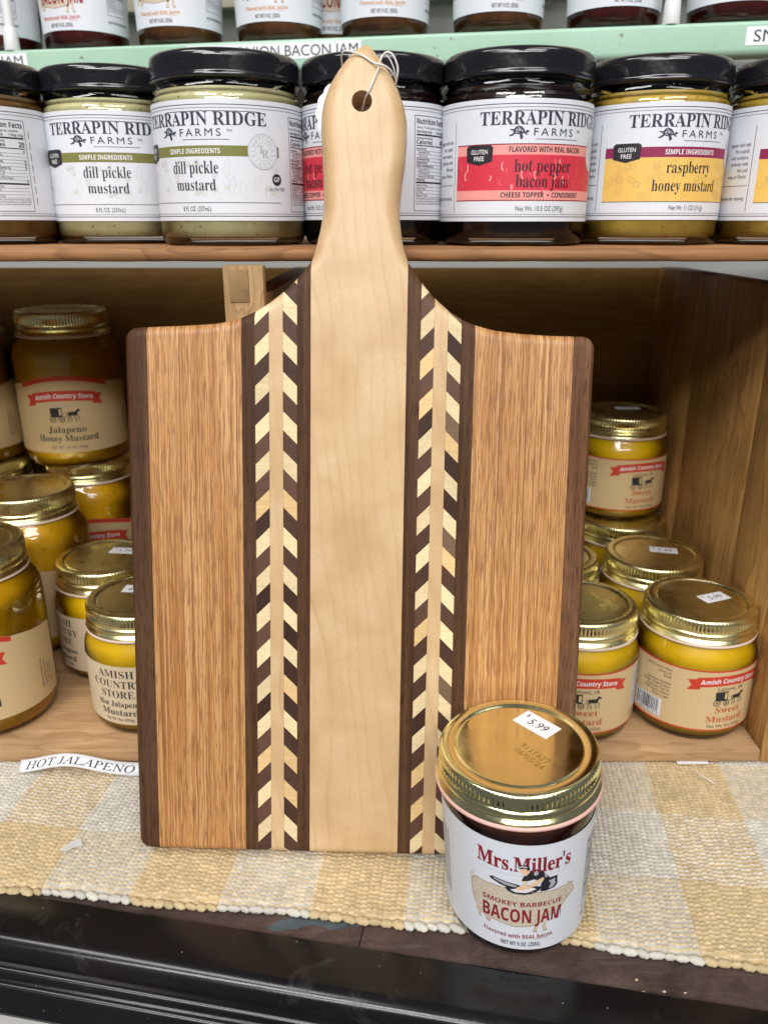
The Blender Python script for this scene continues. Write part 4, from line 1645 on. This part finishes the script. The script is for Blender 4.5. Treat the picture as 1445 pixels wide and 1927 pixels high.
def jam_label(mat2='maroon', skew=0.0, z0=JZ, h=64):
    p = Print()
    p.rect(-80, 0, 80, h, 'paper', 0)
    p.text("Mrs.Miller's", 0.5, 50.4 - (0 if skew else 3.5), 8.6 if skew else 7.0, 'maroon', 'serifb', width=44, off=0.012, bend=0.0022)
    p.stroke([(x, 47.6 + 0.003 * x * x) for x in np.linspace(-20, 24, 16)], 0.16, 'grey', 1)
    p_woman(p, 0.5, 44.5, 1.0)
    p_pig(p, 0.8, 25.5, 1.0)
    p.text('SMOKEY BARBECUE', 0, 28.2, 2.9, 'maroon', 'sansb', width=38, bend=0.0012)
    p.text('BACON JAM', 0, 17.8, 8.4, 'maroon', 'sansb', width=38, bend=0.0008, off=0.004)
    p.text('Flavored with REAL bacon.', -1.5, 7.2, 2.5, mat2, 'sansb', width=34, bend=0.0028)
    p.rect(6.2, 6.6, 12.8, 6.85, mat2, 1)
    p.text('NET WT 9 OZ. (255G)', -0.5, 2.2, 2.6, 'ink', 'sansb', width=19, bend=0.001)
    p_facts(p, 36, 12, 55, h - 4, '50')
    p.text('KEEP REFRIGERATED', 36, 6.5, 1.7, 'ink', 'sansb', width=20, align='L')
    for i in range(6):
        p.text('INGREDIENTS ONION BACON SUGAR VINEGAR', -42 - i * 2.6, 12, 1.4, 'ink', 'sans', align='L', rot=PI / 2, squeeze=0.9)
    if h > 56 and skew:
        p.items = p.items[:1] + [(v * 0.905 + np.array([[-0.8, 0.2]]), f, m_, l_) for v, f, m_, l_ in p.items[1:]]
    return p.build('label', None, 2.2, wrap(JR + (z0 - JZ) * JS, z0, 0.16, JS, skew))


LBL = dict(dill=deli_label('dill'), raspberry=deli_label('raspberry'), pepper=deli_label('pepper'), pecan=deli_label('pecan'), sweet=sweet_label(), hot=hot_label(), honey=honey_label(),
           jam=jam_label(skew=-0.045, z0=7.2, h=60.5), jam_red=jam_label('ribbon', 0.0, 13.0, 57), jam_orange=jam_label('orange', 0.0, 13.0, 57))

# ------------------------------------------------------------------ jars


def fillet(pts):
    return pts


def screw_lid(name, R, z0, z1, mat, knurl=96):
    """gold two-level canning lid: flat disc, raised ring, knurled skirt, rolled bottom bead"""
    h = z1 - z0
    prof = [(R * 0.955, z0 + 0.25), (R * 0.995, z0), (R * 1.012, z0 + 0.9), (R * 1.0, z0 + 2.0), (R * 0.972, z0 + 2.7), (R * 0.965, z0 + 3.3), (R * 0.985, z0 + 4.2), (R * 0.992, z0 + 5.2), (R * 0.985, z0 + 6.3), (R * 0.965, z0 + 7.0), (R * 0.966, z0 + 8.0)]
    k0 = len(prof)
    for f in np.linspace(0, 1, 6):
        prof.append((R * 0.972, z0 + 8.3 + (h - 8.3 - 2.4) * f))
    k1 = len(prof)
    prof += [(R * 0.970, z1 - 1.9), (R * 0.962, z1 - 1.0), (R * 0.945, z1 - 0.35), (R * 0.915, z1 - 0.05), (R * 0.88, z1), (R * 0.825, z1 - 0.15), (R * 0.805, z1 - 0.9), (R * 0.785, z1 - 1.15), (R * 0.765, z1 - 0.75), (R * 0.745, z1 - 0.70), (R * 0.4, z1 - 0.62), (0, z1 - 0.6)]
    seg = knurl * 4
    amp = [0] * len(prof)
    for i in range(k0, k1):
        f = (i - k0) / (k1 - 1 - k0)
        amp[i] = 0.62 * math.sin(PI * min(max(f * 0.8 + 0.2, 0), 1)) ** 0.6
    amp[k1 - 1] = amp[k1] = 0.34

    def mod(k, i):
        return amp[i] * (0.5 - 0.5 * math.cos(2 * PI * k / 4)) - amp[i] * 0.5
    return lathe_mesh(name, prof, mat, seg, 42, mod)


def ring_mesh(name, R, r, z, mat):
    prof = [(R + r * math.cos(a), z + r * 0.8 * math.sin(a)) for a in np.linspace(-PI, PI, 13)]
    return lathe_mesh(name, prof, mat, 72, 180)


def price_mesh(txt='5.99'):
    p = Print()
    p.rect(-9.5, -5.2, 9.5, 5.2, 'sticker', 0)
    p.text('$', -6.6, 1.6, 2.2, 'ink', 'sansb', rot=0.0, layer=1)
    p.text(txt, 0.8, -2.0, 4.1, 'ink', 'sans', width=9.6, layer=1, shear=0.12)
    return p.build('price_sticker', None, None, laid(0.03))


def stamp_mesh():
    p = Print()
    p.text('9115627', 0, 0.6, 2.3, 'stamp', 'sans', width=12, layer=0)
    p.text('06/05/24', 0.6, -2.6, 2.3, 'stamp', 'sans', width=12.5, layer=0)
    return p.build('date_stamp', None, None, laid(0.03))


PRICE, STAMP = price_mesh(), stamp_mesh()


def body(kind):
    """outer profile of the glass, and of what fills it"""
    if kind == 'small':
        g = [(0, 1.2), (24, 1.2), (27, 0.4), (30, 0.0), (33.5, 1.2), (36.0, 4.5), (37, 9.5), (37, 52), (36.6, 55.5), (35.2, 59), (33.4, 62.2), (32.6, 64.5), (32.4, 71)]
        f = [(0, 3.2), (27, 3.0), (33.0, 3.6), (35.6, 6.0), (36.5, 10), (36.5, 52), (36.0, 55.5), (34.6, 58.8), (32.9, 61.8), (31.6, 65), (0, 65.5)]
    elif kind == 'tall':
        g = [(0, 1.2), (26, 1.2), (30, 0.2), (34, 0.4), (37.5, 3), (39.5, 8), (40, 13), (40, 84), (39.4, 89), (37.2, 94), (34.4, 98), (33.0, 101), (32.6, 108)]
        f = [(0, 3.4), (30, 3.2), (36.5, 4.2), (39.0, 9), (39.5, 13.5), (39.5, 84), (38.8, 89), (36.6, 93.6), (33.8, 97.5), (31.6, 102), (0, 102.5)]
    elif kind == 'deli':
        g = [(0, 1.5), (28, 1.5), (32, 0.3), (36, 0.2), (38.6, 1.6), (39.7, 4.5), (40, 8), (40, 69.5), (39.3, 71.8), (37.8, 73.2), (37.9, 74.4), (38.4, 75.3), (37.7, 76.4), (37.2, 78.2), (37.6, 79.6), (37.0, 84)]
        f = [(0, 4.0), (35, 3.8), (38.4, 4.6), (39.3, 6.4), (39.5, 9), (39.5, 69.5), (38.7, 71.6), (37.2, 73.0), (36.6, 75.5), (0, 76.0)]
    else:
        g = [(0, 1.4), (20, 1.4), (24.5, 0.2), (27.5, 0.5), (30.4, 2.2), (31.9, 5.0), (32.35, 9.0)] + [(32.35 + 0.035 * z, z + 4.6) for z in np.linspace(6, 63.5, 9)] + [(35.1, 71.5), (35.0, 74), (34.4, 75.5), (34.0, 77.5), (33.6, 84)]
        f = [(0, 3.6), (22, 3.4), (28.0, 3.8), (30.6, 5.4), (31.7, 8.5)] + [(31.75 + 0.035 * z, z + 4.6) for z in np.linspace(6.5, 63, 9)] + [(34.3, 72.5), (33.4, 77.0), (0, 77.5)]
    return g, f


BODY = {}
for kd in ('small', 'tall', 'deli', 'jam'):
    g_, f_ = body(kd)
    BODY[kd] = (lathe_mesh('glass_' + kd, g_, M['glass'], 80, 30), f_)
FILLS = {}


def fill_mesh(kind, mat):
    if (kind, mat) not in FILLS:
        FILLS[(kind, mat)] = lathe_mesh('filling', BODY[kind][1], M[mat], 64, 40)
    return FILLS[(kind, mat)]


LIDS = {
    'small': screw_lid('lid', 34.2, 65.6, 81.0, M['gold_dull']),
    'tall': screw_lid('lid', 34.6, 101.0, 119.0, M['gold_dull']),
    'jam': screw_lid('lid', 36.4, 78.0, 93.0, M['gold'], 104),
}
SEALS = {'small': ring_mesh('seal', 33.9, 1.1, 65.2, M['seal_pale']), 'tall': ring_mesh('seal', 34.3, 1.0, 100.7, M['seal_pale']), 'jam': ring_mesh('seal', 36.2, 1.4, 77.6, M['seal'])}
LIDS['deli'] = lathe_mesh('lid', [(37.6, 79.6), (38.8, 79.2), (39.6, 79.8), (39.7, 80.8), (39.2, 81.5), (39.1, 82.2), (39.25, 88.2), (39.1, 89.6), (38.5, 91.0), (37.2, 92.0), (35.2, 92.4), (33.5, 92.3), (32.5, 91.6), (20, 91.4), (0, 91.4)], M['black_lid'], 88, 45)
TOPZ = {'small': 81.0 - 0.62, 'tall': 119 - 0.62, 'jam': 93 - 0.62}


def jar(name, kind, fill, label, x, y, z, face, text, cat, group, price=None, stamp=False, tilt=None):
    """face: turn of the label in degrees, positive turns it to the right as seen from the front"""
    o = empty(name, (x, y, z), math.radians(face))
    if tilt:
        o.rotation_euler = (math.radians(tilt[0]), math.radians(tilt[1]), math.radians(face))
    tag(o, text, cat, group)
    link('glass', BODY[kind][0], o)
    link('filling', fill_mesh(kind, fill), o)
    lid = link('lid', LIDS[kind], o)
    if kind in SEALS:
        link('seal', SEALS[kind], lid)
    if label:
        lb = link('label', LBL[label], o)
        if kind == 'deli':
            lb.location.z = rng.uniform(-0.7, 0.7) * K
            lb.rotation_euler = (0, 0, rng.uniform(-0.02, 0.02))
    if price:
        px, py, rz = price
        s = link('price_sticker', PRICE, lid)
        s.location = (px * K, py * K, (TOPZ[kind] + 0.08) * K)
        s.rotation_euler = (0, 0, math.radians(rz - face))
        if kind == 'jam':
            s.scale = (1.04, 1.08, 1)
        c, sn = math.cos(-math.radians(face)), math.sin(-math.radians(face))
        s.location = ((px * c - py * sn) * K, (px * sn + py * c) * K, (TOPZ[kind] + 0.08) * K)
    if stamp:
        s = link('date_stamp', STAMP, lid)
        s.location = (4.5 * K, -8 * K, (TOPZ[kind] + 0.06) * K)
        s.scale = (1.35, 1.35, 1)
        s.rotation_euler = (0, 0, math.radians(-52))
    return o


# hero jam jar, standing half on the rug edge
jar('jam_jar', 'jam', 'jam', 'jam', 63.6, 299.5, -0.2, -2.5, 'dark jam jar with a polished gold lid standing in front of the cutting board', 'jar', None, price=(10.5, 14.0, -50), stamp=True, tilt=(0.6, -2.2))

# black-lidded jars on the crate's top board
gT = 'black-lidded jars on the top board of the crate'
DELI = [
    ('pecan', 'pecan', -231, 497, -51, 'black-lidded jar of brown mustard with brown label bands, leftmost on the board'),
    ('dill', 'dill', -159.0, 520, 8, 'black-lidded pale mustard jar with olive label band, partly hidden behind its twin'),
    ('dill', 'dill', -84.5, 479, -17, 'black-lidded pale mustard jar with olive label band and round grey seal, nearer than its twin'),
    ('blackjam', 'pepper', -5.5, 487, -46, 'black-lidded dark jam jar with red label, directly behind the maple handle'),
    ('blackjam', 'pepper', 71.0, 474, 15, 'black-lidded dark jam jar with a full red label, right of the handle'),
    ('raspberry', 'raspberry', 150.0, 492, 15, 'black-lidded mustard jar with yellow and plum label, right of the red-labelled jars'),
    ('raspberry', 'raspberry', 231.0, 489, 14, 'black-lidded mustard jar with yellow and plum label, cut off by the right border'),
]
for fill, lb, x, y, fc, tx in DELI:
    jar('condiment_jar', 'deli', fill, lb, x, y, SH + 0.1, fc, tx, 'jar', gT)

# gold-lidded mustard jars in the crate, right compartment
gM = 'small gold-lidded mustard jars in the crate'
z0 = CF + 0.1
jar('mustard_jar', 'small', 'mustard', 'sweet', 196.5, 447, z0, 17, 'sweet yellow mustard jar with a fully visible tan label by the right crate wall', 'jar', gM, price=(9, 2, 22))
jar('mustard_jar', 'small', 'mustard', 'sweet', 122.0, 444, z0, -4, 'yellow mustard jar with a red ribbon label, half hidden by the right walnut edge', 'jar', gM, price=(-7, 6, 62))
jar('mustard_jar', 'small', 'mustard', 'sweet', 191.0, 521, z0, 20, 'gold lid with price sticker behind the front right mustard jar, label hidden', 'jar', gM, price=(8, 4, -14))
jar('mustard_jar', 'small', 'mustard', 'sweet', 116.5, 518, z0, 10, 'mustard jar just behind the half hidden jar beside the walnut edge', 'jar', gM, price=(8, 3, 30))
jar('mustard_jar', 'small', 'mustard', 'sweet', 189.0, 597, z0, 12, 'mustard jar at the back right with another jar stacked on its lid', 'jar', gM, price=(15, 8, -5))
jar('mustard_jar', 'small', 'mustard', 'sweet', 187.5, 617, z0 + 80.6, 17, 'mustard jar stacked on top of another at the back right, label facing out', 'jar', gM, price=(6, 8, 0))
jar('mustard_jar', 'small', 'mustard', 'sweet', 113.0, 594, z0, 10, 'back mustard jar mostly hidden behind the right side of the cutting board', 'jar', gM)

# left compartment
gH = 'small hot mustard jars in the left part of the crate'
gL = 'tall honey mustard jars in the left part of the crate'
jar('mustard_jar', 'small', 'mustard', 'hot', -152.5, 453, z0, -15, 'small mustard jar with black lettering on a beige label, touching the left walnut edge', 'jar', gH, price=(-4, 8, 176))
jar('mustard_jar', 'small', 'mustard', 'hot', -195.0, 514, z0, -45, 'small mustard jar with a turned beige label, behind the front beige-labelled jar', 'jar', gH, price=(10, 10, -6))
jar('mustard_jar', 'small', 'mustard_dark', 'hot', -161.0, 588, z0, -10, 'rear small mustard jar whose gold lid shows above the beige-labelled jars', 'jar', gH)
jar('mustard_jar', 'tall', 'mustard_dark', 'honey', -255.5, 449, z0, 3, 'large mustard jar at the front left, cut off by the left border', 'jar', gL)
jar('mustard_jar', 'tall', 'mustard_dark', 'honey', -262.0, 553, z0, -22, 'large mustard jar with gold lid standing behind the front left one', 'jar', gL)
jar('mustard_jar', 'tall', 'mustard_dark', 'honey', -248.0, 645, z0, 14, 'large mustard jar carrying another jar on its lid at the back left', 'jar', gL)
jar('mustard_jar', 'tall', 'mustard_dark', 'honey', -250.5, 634, z0 + 118.6, 12, 'upper large mustard jar with red ribbon label and full black lettering, stacked at back left', 'jar', gL)
jar('mustard_jar', 'tall', 'mustard_dark', 'honey', -332.0, 640, z0, 20, 'large mustard jar at the far left back, only its gold lid in view', 'jar', gL)
jar('mustard_jar', 'tall', 'mustard_dark', 'honey', -334.0, 632, z0 + 118.6, 150, 'upper large mustard jar at the far left, cut off by the left border', 'jar', gL)

# jam jars on the green shelf
gJ = 'white-labelled jam jars on the green shelf'
SHELFJ = [
    (3, 'jam_red', 'redjam', -48, 'white-labelled jam jar behind the left white rod, its fine print showing'),
    (166, 'jam_red', 'redjam', -14, 'red jam jar with white label and red lettering, at the left on the green shelf'),
    (341, 'jam_orange', 'amberjam', -12, 'amber jam jar with white label and orange lettering, right of the red jam jar'),
    (527, 'jam_orange', 'amberjam', -8, 'amber jam jar with white label above the onion shelf label'),
    (724, 'jam_orange', 'amberjam', 0, 'amber jam jar with white label above the tip of the maple handle'),
    (936, 'jam_orange', 'amberjam', 2, 'amber jam jar with white label above the red-labelled jar'),
    (1152, 'jam_red', 'redjam', 4, 'dark red jam jar with white label, left of the right white rod'),
    (1382, 'jam_red', 'redjam', 6, 'dark red jam jar with white label, at the right end of the green shelf'),
]


def shelf_spot(u, back):
    """point on the green shelf where the sight line of that column meets the row"""
    cs, sn = math.cos(math.radians(20)), math.sin(math.radians(20))
    v = 60.0 + (720 - u) * 0.042
    y = (v - 963.5) / 1500
    d = Vector(((u - 722.5) / 1500, cs - y * sn, 0))
    # P0 + E s + N dd, solve for dd = GD - back
    k = (Vector((0, 0, 0)) - P0).dot(N_)
    t = (GD - back - k) / d.dot(N_)
    return d.x * t, d.y * t


for u, lb, fl, fc, tx in SHELFJ:
    x, y = shelf_spot(u, 38)
    jar('jam_jar', 'jam', fl, lb, x, y, 437.1, fc, tx, 'jar', gJ)
x, y = shelf_spot(622, 92)
if True:
    jar('jam_jar', 'jam', 'amberjam', 'jam_orange', x, y - 6, 437.1, 10, 'amber jam jar in the second row, in the gap behind the handle tip', 'jar', gJ)

# white upright rods at the front of the green shelf
for u, tx in ((24, 'white upright rod with a thick foot at the left end of the green shelf'), (1262, 'white upright rod with a thick foot near the right end of the green shelf')):
    x, y = shelf_spot(u, 5)
    rod = empty('guard_rod', (x, y, 437.1))
    tag(rod, tx, 'rod', 'white rods on the green shelf')
    link('rod_tube', lathe_mesh('rod_tube', [(0, 13), (3.6, 13), (3.6, 190), (0, 190.5)], M['white_metal'], 24), rod)
    link('rod_foot', lathe_mesh('rod_foot', [(0, 0), (5.6, 0), (5.9, 1), (5.2, 14), (4.4, 16), (0, 16)], M['white_metal'], 24), rod)

# shelf labels: s is measured along the shelf from the middle
strip_a = price_strip('BACON JAM', -450, -336, 424.2, 434.9, 110, 6.6, 'R', 62)
strip_b = price_strip('MAPLE ONION BACON JAM', -204, -70, 424.0, 434.9, 131.5, 7.0, 'R', 126)
strip_c = price_strip('SMOKEY', 193, 262, 422.4, 433.6, 5, 7.0, 'L', 46)

# ------------------------------------------------------------------ paper strip with lettering curling up on the crate's front edge
p = Print()
p.rect(0, 0, 100, 7.4, 'sticker', 0)
p.text('HOT JALAPENO', 4, 1.5, 4.2, 'ink', 'serifi', width=66, align='L', off=0.006, layer=1)


def curl(a, layer):
    s, t = a[:, 0], a[:, 1]
    x = -217 + s * 0.985
    h = 8.0 * np.exp(-((s - 31) / 24.0) ** 2) - 0.028 * np.clip(s - 62, 0, None)
    lean = math.radians(44)
    y = 392 - 2.5 * np.sin(s / 26) + (t * math.cos(lean))
    z = 1.9 + h + t * math.sin(lean) + layer * 0.05
    return np.stack([x, y - layer * 0.04, z], 1)


st = link('paper_strip', p.build('paper_strip', None, 2.5, curl))
tag(st, 'curled white paper shelf strip with black lettering in front of the crate', 'paper strip')
sol = st.modifiers.new('thickness', 'SOLIDIFY')
sol.thickness = 0.00012
sol.offset = -1

# slip of paper poking out from under the crate on the right
bm = bmesh.new()
add_box(bm, 178, 197, 402.2, 420, 1.78, 1.98)
tag(link('paper_slip', bm_mesh('paper_slip', bm, M['sticker'])), 'sliver of white paper poking out under the right front of the crate', 'paper slip')

# scrap of clear plastic on the rug
pts = [(-169.5, 331, 2.4), (-166, 336, 2.7), (-160.5, 338, 3.2), (-158.8, 341.5, 4.6), (-160.2, 337, 4.4), (-158.4, 333.5, 2.7), (-162, 331.8, 3.6), (-166, 329.5, 2.5)]
bm = bmesh.new()
lo = [bm.verts.new(q) for q in pts]
r = bm.faces.new(lo)
ex = bmesh.ops.extrude_face_region(bm, geom=[r])
bmesh.ops.translate(bm, verts=[v for v in ex['geom'] if isinstance(v, bmesh.types.BMVert)], vec=(0, 0, 0.35))
bmesh.ops.triangulate(bm, faces=bm.faces)
tag(link('plastic_scrap', bm_mesh('plastic_scrap', bm, M['plastic'])), 'small torn scrap of clear plastic lying on the rug left of the board', 'plastic scrap')

# loose end of white thread on the rug at the right
thr = [(186, 404 - 8, 2.6), (187, 391, 3.2), (190, 386, 3.4), (193, 382.5, 2.8)]
tag(link('loose_thread', tube_mesh('loose_thread', spline(thr, 8), 0.35, M['string'])), 'short white thread end curling on the rug near the paper sliver', 'thread')

# crumbs on the bare counter strip
for i, (x, y, r) in enumerate(((112.0, 252.3, 1.0), (121.0, 252.8, 0.8), (129.8, 252.3, 0.65), (110.7, 258.5, 0.8))):
    bm = bmesh.new()
    bmesh.ops.create_icosphere(bm, subdivisions=1, radius=r)
    for v in bm.verts:
        v.co = Vector((v.co.x * rng.uniform(0.8, 1.5), v.co.y * rng.uniform(0.6, 1.0), v.co.z * 0.55))
    bmesh.ops.translate(bm, verts=bm.verts, vec=(x, y, CZ + r * 0.5))
    tag(link('crumb', bm_mesh('crumb', bm, M['crumb'], 20)), 'tiny straw coloured crumb on the brown counter strip right of the jam jar', 'crumb', 'crumbs on the counter strip')
